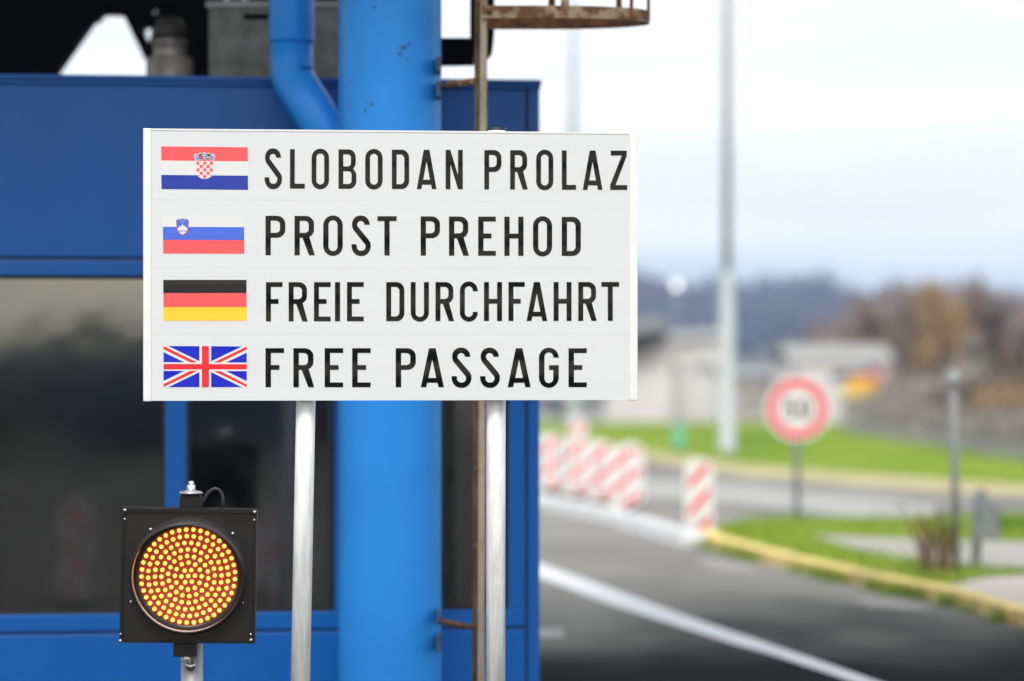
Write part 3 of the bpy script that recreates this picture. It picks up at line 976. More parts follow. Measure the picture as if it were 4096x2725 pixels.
# shield: white base, checks, crown
sh = [(918, 478), (1362, 480)] + [(1362, 800), (1330, 840), (1300, 872), (1262, 900), (1215, 922), (1140, 934), (1070, 924), (1018, 902), (980, 872), (950, 838), (918, 800)]
lay(m_, M['f_white'], [sh], 1, cv)
xs_ = [930, 1010, 1099, 1181, 1268, 1351]
ys_ = [490, 574, 660, 745, 828, 918]
def shield_clip(p):
    p = clip_poly(p, lambda q_: 214 ** 2 - ((q_[0] - 1140) ** 2 + max(0, q_[1] - 702) ** 2) if q_[1] > 820 else 1)
    return p
for i in range(5):
    for j in range(5):
        if (i + j) % 2: continue
        a, b, c, d = xs_[i] + (2 if i else 0), xs_[i + 1] - 3, ys_[j] + 1, ys_[j + 1] - 3
        if j == 4 and i == 0: lay(m_, M['f_red'], [[(965, 832), (1008, 832), (1008, 874)]], 2, cv)
        elif j == 4 and i == 4: lay(m_, M['f_red'], [[(1274, 832), (1316, 832), (1274, 874)]], 2, cv)
        else: lay(m_, M['f_red'], [[(a, c), (b, c), (b, d), (a, d)]], 2, cv)
crown_o = [(858, 352), (900, 284), (975, 300), (1020, 252), (1080, 290), (1134, 245), (1192, 290), (1250, 258), (1300, 302), (1370, 290), (1416, 356), (1362, 480), (1340, 476), (1290, 452), (1220, 436), (1140, 431), (1060, 437), (990, 452), (915, 478)]
lay(m_, M['f_white'], [crown_o], 2, cv)
lay(m_, M['f_lblue'], [[(876, 352), (908, 304), (972, 318), (1000, 434), (932, 458)]], 3, cv)
lay(m_, M['f_dblue'], [[(976, 320), (1022, 274), (1084, 304), (1088, 424), (1002, 434)]], 3, cv)
lay(m_, M['f_lblue'], [[(1088, 304), (1134, 266), (1186, 302), (1184, 422), (1090, 422)]], 3, cv)
lay(m_, M['f_dblue'], [[(1190, 302), (1250, 278), (1294, 320), (1274, 436), (1186, 424)]], 3, cv)
lay(m_, M['f_lblue'], [[(1297, 322), (1364, 306), (1398, 356), (1350, 466), (1276, 438)]], 3, cv)
lay(m_, M['f_red'], [[(980, 340), (1084, 322), (1084, 345), (984, 362)]], 4, cv)
lay(m_, M['f_red'], [[(992, 385), (1084, 374), (1084, 402), (1000, 412)]], 4, cv)
for (cx_, cy_, rr_) in ((932, 357, 17), (1106, 335, 16), (1160, 335, 16), (1136, 381, 17), (1350, 345, 17)):
    lay(m_, M['f_lemon'], [[(cx_ + rr_ * math.cos(a * math.pi / 4), cy_ + rr_ * math.sin(a * math.pi / 4)) for a in range(8)]], 4, cv)
lay(m_, M['f_lemon'], [[(1196, 345), (1212, 340), (1220, 362), (1276, 368), (1278, 412), (1268, 412), (1262, 394), (1224, 392), (1218, 412), (1208, 412), (1206, 375)]], 4, cv)
lay(m_, M['f_red'], [[(1290, 384), (1382, 396), (1368, 420), (1284, 410)]], 4, cv)
m_.build('coat_of_arms', None, flag)
# slovenian tricolour
cv = lambda a, b: (640 + a * .15274, 860 + b * .15274)
m_ = MB()
lay(m_, M['f_white'], [[(70, 10), (2202, 20), (2203, 321), (75, 312)]], 0, cv)
lay(m_, M['f_blue2'], [[(76, 313), (2203, 322), (2206, 660), (81, 655)]], 0, cv)
lay(m_, M['f_red'], [[(81, 656), (2206, 661), (2210, 1017), (84, 1012)]], 0, cv)
flag = m_.build('flag', None, sign)
tag(flag, 'white blue and red flag with a mountain shield')
m_ = MB()
top_c = arc(590, 390, 335, 292, 240, 300, 10)
lay(m_, M['f_red'], [[(420, 138)] + top_c + [(760, 138), (754, 260), (744, 350), (725, 410), (690, 462), (640, 510), (590, 538), (540, 510), (490, 462), (455, 410), (436, 350), (426, 260)]], 1, cv)
lay(m_, M['f_blue2'], [[(436, 134)] + [(x, y - 1) for x, y in top_c[1:-1]] + [(744, 134), (738, 255), (728, 345), (708, 398), (676, 448), (632, 490), (590, 515), (548, 490), (504, 448), (472, 398), (452, 345), (442, 255)]], 2, cv)
lay(m_, M['f_white'], [[(460, 372), (526, 282), (550, 308), (590, 238), (631, 308), (656, 282), (720, 372), (700, 408), (480, 408)]], 3, cv)
def wave(y0, y1, x0, x1):
    n = 24
    up_ = [(x0 + (x1 - x0) * k / n, y0 + 7 * math.cos(2 * math.pi * k / n * 1.5 + 1.0)) for k in range(n + 1)]
    lo_ = [(x0 + (x1 - x0) * k / n, y1 + 7 * math.cos(2 * math.pi * k / n * 1.5 + 1.0)) for k in range(n, -1, -1)]
    return up_ + lo_
lay(m_, M['f_white'], [wave(420, 436, 492, 690)], 3, cv)
lay(m_, M['f_white'], [[(508, 450), (545, 444), (590, 452), (640, 444), (680, 450), (640, 488), (590, 512), (545, 488)]], 3, cv)
for (cx_, cy_) in ((543, 139), (634, 139), (589, 198)):
    lay(m_, M['f_lemon'], [[(cx_ + (19 if a % 2 else 13) * math.cos(a * math.pi / 6), cy_ + (19 if a % 2 else 13) * math.sin(a * math.pi / 6)) for a in range(12)]], 3, cv)
m_.build('coat_of_arms', None, flag)
# german and british flags
cv = lambda a, b: (560 + a * .4243, 1080 + b * .4243)
m_ = MB()
lay(m_, M['f_black'], [[(219, 94), (1004, 94), (1004.5, 218), (220, 218.5)]], 0, cv)
lay(m_, M['f_red'], [[(220, 219), (1004.5, 218.5), (1006, 350), (221, 350.5)]], 0, cv)
lay(m_, M['f_yellow'], [[(221, 351), (1006, 350.5), (1008, 480), (222, 480)]], 0, cv)
tag(m_.build('flag', None, sign), 'black red and yellow flag')
m_ = MB()
lay(m_, M['f_white'], [[(221, 717), (1006, 721), (1006, 1105), (221, 1105)]], 0, cv)
for p in ([(268, 718), (560, 719), (560, 860)], [(222, 775), (418, 871), (222, 870)], [(671, 719), (960, 722), (671, 862)], [(1006, 780), (1006, 873), (812, 873)],
          [(222, 952), (418, 952), (222, 1047)], [(560, 964), (560, 1104), (270, 1104)], [(812, 954), (1006, 954), (1006, 1048)], [(671, 964), (957, 1104), (671, 1104)]):
    lay(m_, M['f_blue3'], [p], 1, cv)
lay(m_, M['f_red2'], [[(583, 719), (650, 719), (650, 888), (1006, 889), (1006, 938), (650, 938), (650, 1104), (583, 1104), (583, 938), (222, 938), (222, 887), (583, 888)]], 1, cv)
for p in ([(222, 718), (540, 872), (475, 872), (222, 748)], [(1006, 722), (1006, 750), (758, 872), (697, 872)], [(222, 1076), (475, 952), (540, 952), (222, 1104)], [(697, 954), (758, 954), (1006, 1080), (1006, 1104)]):
    lay(m_, M['f_red2'], [p], 1, cv)
tag(m_.build('flag', None, sign), 'blue flag with red and white crosses')

# posts (behind the panel)
def sign_post(pt, pb, ztop, dback, cap):
    def loc(px, py):
        s_, z_ = SP(px, py)
        return s_, z_
    a, b = loc(*pt), loc(*pb)
    # extend to the ground
    k = (b[0] - a[0]) / (b[1] - a[1])
    s0 = a[0] + k * (0.0 - a[1]); s1 = a[0] + k * (ztop - a[1])
    m_ = MB().tube([(s0, dback, 0.0), (s1, dback, ztop)], 0.0302, 40)
    p_ = m_.build('post', M['post'], sign)
    if cap:
        MB().lathe([(0.0, 0.006), (0.026, 0.006), (0.0305, 0.003), (0.0305, -0.004), (0.0, -0.004)], (s1, dback, ztop), n=32).build('cap', M['postcap'], p_)
sign_post((1224, 1602), (1202, 2725), 2.24, 0.062, False)
sign_post((1991, 1602), (1989, 2725), 2.288, 0.062, True)
# clamps on the back of the panel
for px in (1226, 1991):
    for py in (700, 1450):
        s_, z_ = SP(px, py)
        m_ = MB()
        m_.box(s_ - 0.05, s_ + 0.05, 0.0235, 0.0315, z_ - 0.02, z_ + 0.02)
        m_.box(s_ - 0.045, s_ - 0.033, 0.032, 0.10, z_ - 0.015, z_ + 0.015)
        m_.box(s_ + 0.033, s_ + 0.045, 0.032, 0.10, z_ - 0.015, z_ + 0.015)
        m_.box(s_ - 0.045, s_ + 0.045, 0.1003, 0.105, z_ - 0.015, z_ + 0.015)
        m_.build('clamp', M['steel'], sign)

# ------------------------------------------------------------------ flashing amber signal
SD = 7.08
sc_ = P(753.5, 2304, SD)
sig = empty('amber_signal', (sc_.x, SD, 0), R(4))
tag(sig, 'square black signal head with a lit round amber light on a grey pole', 'traffic signal')
px_m = SD / F
head = MB()
hs = 0.1975
head.box(-hs, hs, 0.0, 0.055, -hs, hs)
ho = head.build('housing', M['blk_plastic'], sig, bevel=0.006)
ho.location = (0, 0, sc_.z); ho.rotation_euler = (0, R(1.0), 0)
def onhead(m_, name, mt, bevel=0.0):
    o_ = m_.build(name, mt, ho, bevel=bevel)
    return o_
def hp(zx, zy):     # zoom coordinates (5th crop) -> head local
    px, py = 400 + zx * .5263, 1900 + zy * .5263
    return ((px - 753.5) * px_m, (2304 - py) * px_m)
# raised front frame strip
m_ = MB()
for (a, b, c, d) in ((-hs, hs, hs - 0.012, hs), (-hs, hs, -hs, -hs + 0.012), (-hs, -hs + 0.010, -hs + 0.0121, hs - 0.0121), (hs - 0.010, hs, -hs + 0.0121, hs - 0.0121)):
    m_.box(a + 0.001, b - 0.001, -0.006, -0.0002, c + 0.001, d - 0.001)
onhead(m_, 'front_frame', M['blk_gloss'])
# back bowl
onhead(MB().lathe([(0.165, 0.0553), (0.15, 0.09), (0.09, 0.12), (0.0, 0.125)], axis='y', n=40), 'back_cover', M['blk_plastic'])
# hood: shell longer on top
def hood_shell():
    m_ = MB()
    n = 64
    prof_ = []
    for k in range(n):
        a = 2 * math.pi * k / n
        up_ = math.sin(a)
        ln = 0.040 + 0.110 * max(0.0, (up_ + 0.45) / 1.45) ** 1.2
        prof_.append((math.cos(a), math.sin(a), ln))
    ro, ri = 0.166, 0.160
    o = 0
    for (r_, f_) in ((ro + 0.006, 0.0), (ro, 0.25), (ro - 0.002, 1.0), (ri - 0.002, 1.0), (ri, 0.0)):
        for (cx, cz, ln) in prof_:
            m_.v.append((r_ * cx, -ln * f_ - 0.0004, r_ * cz))
    m_.smooth = True
    for i in range(4):
        m_.use(M['hood_in'] if i == 3 else M['hood'])
        for k in range(n):
            k2 = (k + 1) % n
            m_.face((i * n + k, (i + 1) * n + k, (i + 1) * n + k2, i * n + k2))
    return m_
onhead(hood_shell(), 'hood', None)
# lens carrier ring and LED board
onhead(MB().lathe([(0.159, -0.0008), (0.156, -0.014), (0.146, -0.016), (0.143, -0.006)], axis='y', n=64), 'lens_ring', M['blk_gloss'])
board = onhead(MB().lathe([(0.0, -0.004), (0.07, -0.004), (0.1445, -0.004)], axis='y', n=64), 'led_board', M['led_board'])
def led_mesh():
    m_ = MB()
    m_.lathe([(0.0054, 0.0), (0.0054, -0.004), (0.0047, -0.0068), (0.0026, -0.0086), (0.0002, -0.0092)], axis='y', n=10)
    return m_
leds = []
ringr = 0.01945
leds.append((0, 0))
for k in range(1, 8):
    n = 6 * k if k < 7 else 41
    off = random.uniform(0, 1)
    for j in range(n):
        a = 2 * math.pi * (j + off) / n
        jr = random.uniform(-.0006, .0006)
        leds.append(((ringr * k + jr) * math.cos(a), (ringr * k + jr) * math.sin(a)))
proto = None
rest = MB()
for i, (x, z) in enumerate(leds):
    if i < 100:
        if proto is None:
            proto = led_mesh().build('led', M['led'], board)
            o = proto
        else:
            o = proto.copy(); COL.objects.link(o); o.parent = board
        o.location = (x, -0.0042, z)
    else:
        o_ = len(rest.v)
        t_ = led_mesh()
        for v in t_.v: rest.v.append((v[0] + x, v[1] - 0.0042, v[2] + z))
        rest.smooth = True
        for f in t_.f: rest.face([o_ + q for q in f])
o = rest.build('led_rings', M['led'], board)
tag(o, 'outer rings of lit amber dots', kind='stuff')
# screws
m0 = None
for (zx, zy, r_) in ((187, 272, 12), (187, 340, 9), (1165, 275, 12), (1163, 335, 9), (170, 1262, 12), (172, 1212, 8), (1154, 1248, 12), (1153, 1203, 8), (383, 415, 12), (1002, 440, 12), (245, 965, 9), (1088, 965, 9)):
    x, z = hp(zx, zy)
    rr_ = r_ * .5263 * px_m
    m_ = MB().lathe([(rr_, -0.0062), (rr_, -0.0095), (rr_ * .6, -0.0125), (0.0001, -0.0128)], (x, 0, z), 'y', 14)
    onhead(m_, 'screw', M['steel'])
x0, z0 = hp(920, 360); x1, z1 = hp(1115, 297)
onhead(MB().box(x0, x1, -0.0012, -0.0004, z0, z1), 'type_plate', M['blk_gloss'])
# top bracket, bolt, cable
x0, z0 = hp(592, 252); x1, z1 = hp(760, 145)
m_ = MB().box(x0, x1, 0.012, 0.05, hs + 0.0003, z1 - 0.006)
m_.box(x0 + 0.004, x1 - 0.004, 0.008, 0.054, z1 - 0.0058, z1)
onhead(m_, 'top_bracket', M['blk_gloss'], 0.002)
xc = (x0 + x1) / 2
m_ = MB().lathe([(0.0001, 0.036), (0.007, 0.036), (0.0075, 0.034), (0.0075, 0.026), (0.011, 0.026), (0.012, 0.024), (0.012, 0.011), (0.016, 0.010), (0.032, 0.006), (0.036, 0.0003), (0.0001, 0.0003)], (xc, 0.03, z1), 'z', 24)
onhead(m_, 'bolt', M['steel'])
pts = [hp(762, 225), hp(775, 195), hp(800, 145), (hp(830, 115)), hp(860, 105), hp(890, 116), hp(912, 150), hp(918, 195), hp(918, 262)]
onhead(MB().tube([(p[0], 0.03, p[1]) for p in pts], 0.0045, 12), 'cable', M['cable'])
# lower bracket and pole
x0, z0 = hp(567, 1385); x1, z1 = hp(745, 1280)
m_ = MB().box(x0, x1, 0.0, 0.045, z0, -hs - 0.0003)
onhead(m_, 'lower_bracket', M['blk_gloss'], 0.003)
xp = hp(685, 1400)[0]
pl = MB().tube([(xp + 0.0, 0.085, 0.0), (xp, 0.085, sc_.z - 0.12)], 0.0325, 32).build('pole', M['grey_pole'], sig)
x, z = hp(680, 1468)
m_ = MB().lathe([(0.015, 0.0), (0.015, -0.006), (0.008, -0.0062), (0.008, -0.016), (0.0001, -0.017)], (x, 0.051, z + sc_.z), 'y', 20)
m_.build('bolt', M['steel'], pl)
x, z = hp(655, 1410)
MB().lathe([(0.011, 0.0), (0.011, -0.02), (0.0001, -0.021)], (x, 0.052, z + sc_.z), 'y', 6, False).build('bolt', M['steel'], pl)

# ------------------------------------------------------------------ booth
BP = Plane(-2.0415, 9.64, 0.1023)
booth = empty('toll_booth', (-2.0415, 9.64, 0), BP.rz)
tag(booth, 'blue metal toll booth with large dark windows behind the sign', 'booth')
def bz(px, py): return BP(px, py)[1]
Z_top = bz(600, 304); Z_trim = bz(600, 342); Z_g1 = bz(600, 1028); Z_g0 = bz(600, 1041)
Z_w1 = bz(200, 1103); Z_w0 = bz(200, 2458); Z_s1 = bz(200, 2528); Z_s0 = bz(200, 2540)
S = BP.S
sl, sr = S(-900), S(2158)
post_l, post_r = S(2112), sr
DP = 2.3
WT = 0.06
# wall pieces
def wallbox(name, a, b, z0, z1, y0=0.0, y1=WT, mt='booth_blue', bev=0.004):
    return MB().box(a, b, y0, y1, z0, z1).build(name, M[mt], booth, bevel=bev)
wallbox('upper_panel', sl, S(2100), Z_g0 + 0.013, Z_trim)
wallbox('upper_seam', sl, S(2100), Z_g0 - 0.002, Z_g0 + 0.0125, 0.012, WT, 'booth_dark', 0)
wallbox('header_strip', sl, S(2100), Z_w1, Z_g0 - 0.0025)
tr = MB().box(sl, sr + 0.004, -0.012, DP, Z_trim + 0.0005, Z_trim + 0.018)
tr.box(sl, sr + 0.006, -0.022, DP + 0.01, Z_trim + 0.0185, Z_top)
tr.build('roof_trim', M['booth_blue'], booth, bevel=0.004)
wallbox('corner_seam', S(2100) + 0.0005, post_l - 0.0005, 0.16, Z_trim, 0.014, WT, 'booth_dark', 0)
wallbox('corner_post', post_l, post_r, 0.12, Z_trim, -0.002, 0.06)
wallbox('sill_strip', sl, S(2100), Z_s1, Z_w0)
wallbox('lower_seam', sl, S(2100), Z_s0, Z_s1 - 0.0003, 0.012, WT, 'booth_dark', 0)
wallbox('lower_panel', sl, S(2100), 0.16, Z_s0 - 0.0003)
wallbox('base', sl, sr, 0.0, 0.119, 0.03, DP, 'booth_dark', 0)
wins = [(sl + 0.05, S(660)), (S(747), S(1338)), (S(1700), S(2032))]
mull = [(sl, sl + 0.0499), (S(660), S(747)), (S(1338), S(1700)), (S(2032), S(2100))]
for a, b in mull:
    wallbox('mullion', a + 0.0002, b - 0.0002, Z_w0 + 0.0003, Z_w1 - 0.0003)
for a, b in wins:
    m_ = MB()
    g = 0.013
    m_.poly([[(a + .0006, Z_w0 + .001), (b - .0006, Z_w0 + .001), (b - .0006, Z_w1 - .001), (a + .0006, Z_w1 - .001)],
             [(a + g, Z_w0 + g), (b - g, Z_w0 + g), (b - g, Z_w1 - g), (a + g, Z_w1 - g)]], 0.006, 0.03)
    f_ = m_.build('window', M['gasket'], booth)
    MB().box(a + g + .0002, b - g - .0002, 0.020, 0.024, Z_w0 + g + .0002, Z_w1 - g - .0002).build('pane', M['glass'], f_)
# shell: sides, back wall with window strip, floor, ceiling
wallbox('side_wall', sr - 0.055, sr - 0.001, 0.12, Z_trim, 0.0603, DP)
wallbox('side_wall', sl, sl + 0.05, 0.12, Z_trim, 0.0603, DP)
bwz0, bwz1 = 1.66, 1.99
bs0, bs1 = S(-700), S(1150)
m_ = MB()
m_.poly([[(sl + .051, 0.12), (sr - .056, 0.12), (sr - .056, Z_trim - .002), (sl + .051, Z_trim - .002)], [(bs0, bwz0), (bs1, bwz0), (bs1, bwz1), (bs0, bwz1)]], DP - 0.06, 0.055)
m_.build('back_wall', M['inside'], booth)
MB().box(bs0 + .001, bs1 - .001, DP - 0.03, DP - 0.026, bwz0 + .001, bwz1 - .001).build('back_pane', M['glass'], booth)
wallbox('floor', sl + .051, sr - .056, 0.1205, 0.14, 0.061, DP - 0.061, 'inside', 0)
wallbox('ceiling', sl + .051, sr - .056, Z_trim - 0.08, Z_trim - 0.05, 0.061, DP - 0.061, 'inside', 0)

# things on this side of the road, seen mirrored in the booth glass
def mirror(px, py, dist):
    """ground point whose reflection in the booth glass appears at photo pixel px, at mirrored distance dist"""
    q = P(px, py, dist)
    n = Vector((math.sin(BP.rz), -math.cos(BP.rz), 0))
    p0 = Vector((-2.0415, 9.66, 0))
    return q + n * (-2 * (q - p0).dot(n))
for px_, d_, rz_, lab in ((300, 15.2, 8, 'striped beacon nearest the camera, seen only mirrored in the left booth window'),
                          (980, 16.0, -10, 'striped beacon seen only mirrored in the narrow booth window'),
                          (1160, 14.6, 5, 'striped beacon mirrored next to the blue column in the narrow window')):
    g_ = mirror(px_, HY, d_)
    o = copy_tree(bea)
    o.location = (g_.x, g_.y, 0)
    o.rotation_euler = (0, 0, R(180 + rz_))
    tag(o, lab, 'traffic beacon', grp)
def van(px, dist, paint, hgt, label):
    g_ = mirror(px, HY, dist)
    r_ = empty('parked_van', (g_.x, g_.y, 0), R(rnd_v.uniform(-8, 8)))
    L_, W_ = 4.6, 1.85
    side = [(0, .35), (L_, .35), (L_, hgt - .05), (L_ - .1, hgt), (1.35, hgt), (.95, hgt - .1), (.55, hgt * .62), (.05, hgt * .5)]
    MB().poly([side], 0, W_).build('body', M[paint], r_, bevel=0.04)
    MB().poly([[(.75, hgt * .62), (2.0, hgt * .62), (2.0, hgt - .18), (1.1, hgt - .18)]], W_ + .001, .01).build('side_window', M['winglass'], r_)
    MB().poly([[(2.2, hgt * .62), (4.2, hgt * .62), (4.2, hgt - .18), (2.2, hgt - .18)]], W_ + .001, .01).build('side_window', M['winglass'], r_)
    for x_ in (.9, 3.7):
        for y_ in (-.01, W_ - .2):
            MB().lathe([(.0001, 0), (.33, 0), (.33, .21), (.0001, .21)], (x_, y_, .33), 'y', 20).build('wheel', M['blk_plastic'], r_)
    tag(r_, label, 'van', 'vans mirrored in the booth glass')
rnd_v = random.Random(3)
M['van_blue'] = mat('dark_blue_car_paint', (0.02, 0.035, 0.09), 0.4)
M['van_red'] = mat('dark_red_car_paint', (0.22, 0.03, 0.03), 0.4)
M['van_grey'] = mat('dark_grey_car_paint', (0.05, 0.05, 0.055), 0.4)
van(-260, 40, 'van_grey', 1.98, 'dark grey van mirrored at the left end of the booth window')
van(250, 38, 'van_blue', 1.92, 'dark blue van mirrored in the upper part of the left booth window')
van(520, 42, 'van_red', 1.95, 'dark red van mirrored in the left booth window beside the blue one')
# ------------------------------------------------------------------ column
cx, cy, cr = -0.4617, 9.15, 0.1945
colm = empty('steel_column', (cx, cy, 0))
tag(colm, 'thick round bright blue steel column rising behind the sign', 'column')
MB().lathe([(cr, 0.0), (cr, 5.19)], n=96).build('shaft', M['col_blue'], colm)
MB().lathe([(cr + 0.1, 0.0), (cr + 0.1, 0.03), (cr + 0.001, 0.031)], n=48).build('base_flange', M['col_blue'], colm)
def chip_patch(px, py, w_, h_):
    ang0 = math.asin(max(-1, min(1, ((px - 2048) / F * (cy - cr * .9) - cx) / cr)))
    zc = H + (HY - py) / F * (cy - cr)
    m_ = MB()
    n = 9
    pts = []
    for k in range(n):
        a = 2 * math.pi * k / n
        q = random.uniform(.5, 1.0)
        pts.append((math.cos(a) * w_ * q, math.sin(a) * h_ * q))
    vs = [(0, 0)] + pts
    out_ = []
    for (u, v) in vs:
        an = ang0 + u / cr
        out_.append(((cr + .0012) * math.sin(an), -(cr + .0012) * math.cos(an), zc + v))
    m_.add(out_, [(0, 1 + k, 1 + (k + 1) % n) for k in range(n)])
    return m_
M['chip'] = mat('chipped_paint', (0.03, 0.13, 0.33), 0.8)
for (a, b, w_, h_) in ((1615, 190, .018, .012), (1600, 215, .010, .012), (1635, 175, .008, .010), (1490, 418, .010, .009), (1462, 440, .009, .010), (1472, 408, .006, .005), (1628, 235, .007, .007), (1497, 28, .008, .008)):
    chip_patch(a, b, w_, h_).build('paint_chip', M['chip'], colm)

# rainwater pipe
def sleeve(o, a, b, r_, mt): pass
pipe = empty('drain_pipe', P(1168, 300, 9.5))
pipe.location.z = 0
pv = Vector((pipe.location.x, pipe.location.y, 0))
d0 = 9.5
A = P(1167, -900, d0) - pv; B_ = P(1168, 296, d0) - pv; C_ = P(1176, 322, d0 - .004) - pv; E_ = P(1414, 700, 9.25) - pv
m_ = MB().tube([P(1167, 175, d0) - pv, P(1168, 270, d0) - pv, B_, C_, C_.lerp(E_, .06), E_], 0.084, 40)
m_.build('elbow', M['col_blue'], pipe)
MB().tube([A, P(1167, 160, d0) - pv, P(1167, 176, d0) - pv], [0.0885, 0.0885, 0.085], 40).build('pipe', M['col_blue'], pipe)
tag(pipe, 'blue drain pipe bending diagonally into the thick blue column', 'drain pipe')

# ------------------------------------------------------------------ things on the booth roof
ZR = Z_top
v = P(679, 300, 10.7)
m_ = empty('roof_vent', (v.x, v.y, ZR))
s_ = 10.7 / F
MB().lathe([(93 * s_, 0.0), (93 * s_, 0.187), (88 * s_, 0.192)], n=40).build('flange', M['vent'], m_)
MB().lathe([(70 * s_, 0.190), (66 * s_, 0.197), (66 * s_, 0.25), (70 * s_, 0.252), (70 * s_, 0.265), (60 * s_, 0.272)], n=40).build('neck', M['vent'], m_)
MB().lathe([(60 * s_, 0.273), (68 * s_, 0.285), (66 * s_, 0.33), (48 * s_, 0.365), (0.001, 0.375)], n=40).build('cowl', M['vent_cap'], m_)
tag(m_, 'round metal roof vent on the booth left of the grey cabinet', 'vent')

a = P(835, 300, 10.5); b = P(1500, 300, 10.5); zt_ = P(0, 30, 10.5).z
m_ = empty('roof_cabinet', (a.x, a.y, ZR))
L_ = b.x - a.x
MB().box(0, L_, 0, 0.7, 0.002, zt_ - ZR).build('body', M['hvac'], m_, bevel=0.006)
MB().box(-0.012, L_ + .01, -0.015, 0.71, zt_ - ZR + 0.0005, zt_ - ZR + 0.024).build('lid', M['hvac_lid'], m_, bevel=0.004)
x_, z_ = P(975, 66, 10.5).x - a.x, P(0, 66, 10.5).z - ZR
MB().box(x_, x_ + 0.11, -0.006, -0.0005, z_ - 0.014, z_ + 0.012).build('vent_slot', M['black_metal'], m_, bevel=0.003)
for px in (900, 971):
    q = P(px, 8, 10.5)
    MB().tube([(q.x - a.x, 0.05, zt_ - ZR + .0245), (q.x - a.x, 0.05, zt_ - ZR + .06)], 0.013, 12).build('bolt', M['steel'], m_)
tag(m_, 'weathered grey metal cabinet on the booth roof behind the drain pipe', 'cabinet')

# ------------------------------------------------------------------ canopy above the booth
can = empty('canopy', (-2.5, 10.5, 0))
cv0 = Vector((-2.5, 10.5, 0))
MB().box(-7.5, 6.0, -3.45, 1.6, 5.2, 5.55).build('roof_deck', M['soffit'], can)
MB().box(-7.5, 6.0, -3.48, -3.4503, 5.1, 5.7).build('fascia', M['col_blue'], can)
dT = 11.95
def tp(px, py):
    q = P(px, py, dT) - cv0
    return (q.x, q.z)
outer = [tp(-1500, 345), tp(1500, 345), tp(1500, -1100), tp(-1500, -1100)]
outer = [(p[0], min(p[1], 5.199)) for p in outer]
hole1 = [tp(185, 343), tp(362, 92), tp(375, 80), tp(388, 82), tp(400, 58), tp(418, 53), tp(484, 55), tp(500, 75), tp(577, 235), tp(588, 250), tp(586, 343)]
hole2 = [tp(*p) for p in ((568, 110), (590, 100), (606, 125), (596, 165), (588, 172), (574, 140))]
hole3 = [tp(*p) for p in ((598, 50), (612, 28), (630, 32), (622, 55), (604, 62))]
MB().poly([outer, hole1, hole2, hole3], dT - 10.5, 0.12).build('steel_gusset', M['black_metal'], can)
tag(can, 'dark steel canopy structure above the booth roof with a bright gap', 'canopy')

# black bracket right of the column
br = empty('bracket', P(1830, 200, 9.5))
bv = Vector(br.location)
def bp_(px, py, d): q = P(px, py, d) - bv; return (q.x, q.z)
m_ = MB().poly([[bp_(1700, 255, 9.45), bp_(1894, 252, 9.45), bp_(1894, 152, 9.45), bp_(1700, 152, 9.45)]], -0.05, 0.10)
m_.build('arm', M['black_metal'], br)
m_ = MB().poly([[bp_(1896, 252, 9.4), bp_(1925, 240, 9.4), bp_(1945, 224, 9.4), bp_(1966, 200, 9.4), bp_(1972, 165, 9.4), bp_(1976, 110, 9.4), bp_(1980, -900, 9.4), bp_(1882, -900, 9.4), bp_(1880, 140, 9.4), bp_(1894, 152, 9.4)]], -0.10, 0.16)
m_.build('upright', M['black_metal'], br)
tag(br, 'black steel bracket joining the blue column behind the ladder', 'bracket')

# ------------------------------------------------------------------ caged ladder
ld = empty('caged_ladder', (P(1914, 0, 8.78).x, 8.78, 0))
lv = Vector(ld.location)
def stile(yo):
    m_ = MB()
    for z0, z1, x0_, x1_ in ((0.0, 5.9, 0.0, 0.010),):
        def sec(z, dx):
            return [(-0.0215 + dx, 0.004 + yo), (-0.001 + dx, 0.004 + yo), (-0.001 + dx, 0.0 + yo), (0.0215 + dx, 0.0 + yo), (0.0215 + dx, 0.028 + yo), (-0.0215 + dx, 0.028 + yo)]
        lo_ = [(x, y, z0) for x, y in sec(z0, -0.004)]
        hi_ = [(x, y, z1) for x, y in sec(z1, 0.020)]
        o_ = len(m_.v); m_.v += lo_ + hi_
        for k in range(6):
            m_.use(M['rust_dull'] if k in (0, 5, 1) else M['stile'])
            k2 = (k + 1) % 6
            m_.face((o_ + k, o_ + k2, o_ + 6 + k2, o_ + 6 + k))
        m_.face([o_ + 6 + k for k in range(6)])
    return m_
stile(0.0).build('stile', None, ld)
stile(0.30).build('stile', None, ld)
z_r = []
r1 = H + (HY - 1870) / F * 8.78
zz = r1
while zz > 0.2: zz -= 0.283
zz += 0.283
while zz < 5.7:
    dx = -0.004 + 0.024 * zz / 5.9
    m_ = MB().tube([(dx - 0.010, 0.0005, zz), (dx - 0.010, 0.31, zz)], 0.0095, 12)
    m_.build('rung', M['rust'], ld)
    m2 = MB().lathe([(0.0001, -0.0012), (0.0095, -0.0012), (0.0097, 0.0002)], (dx - 0.010, 0.0, zz), 'y', 14)
    zz += 0.283
# brackets to the column
for py, r_, mt in ((333, 0.014, 'rust_paint'), (2500, 0.0115, 'rust')):
    z_ = H + (HY - py) / F * 8.9
    a = Vector((P(1752, py, 9.0).x, 9.02, z_)) - lv
    m_ = MB()
    m_.tube([a, (-0.004, 0.03, z_ - 0.002)], r_, 12)
    bk = m_.build('wall_bracket', M[mt], ld)
for py0, py1 in ((240, 300), (335, 400), (2430, 2480), (2530, 2595)):
    q0 = P(1748, py1, 9.08) - lv; q1 = P(1766, py0, 9.08) - lv
    MB().box(q0.x, q1.x, 0.20, 0.30, q0.z, q1.z).build('clip_plate', M['plate'], ld, bevel=0.003)
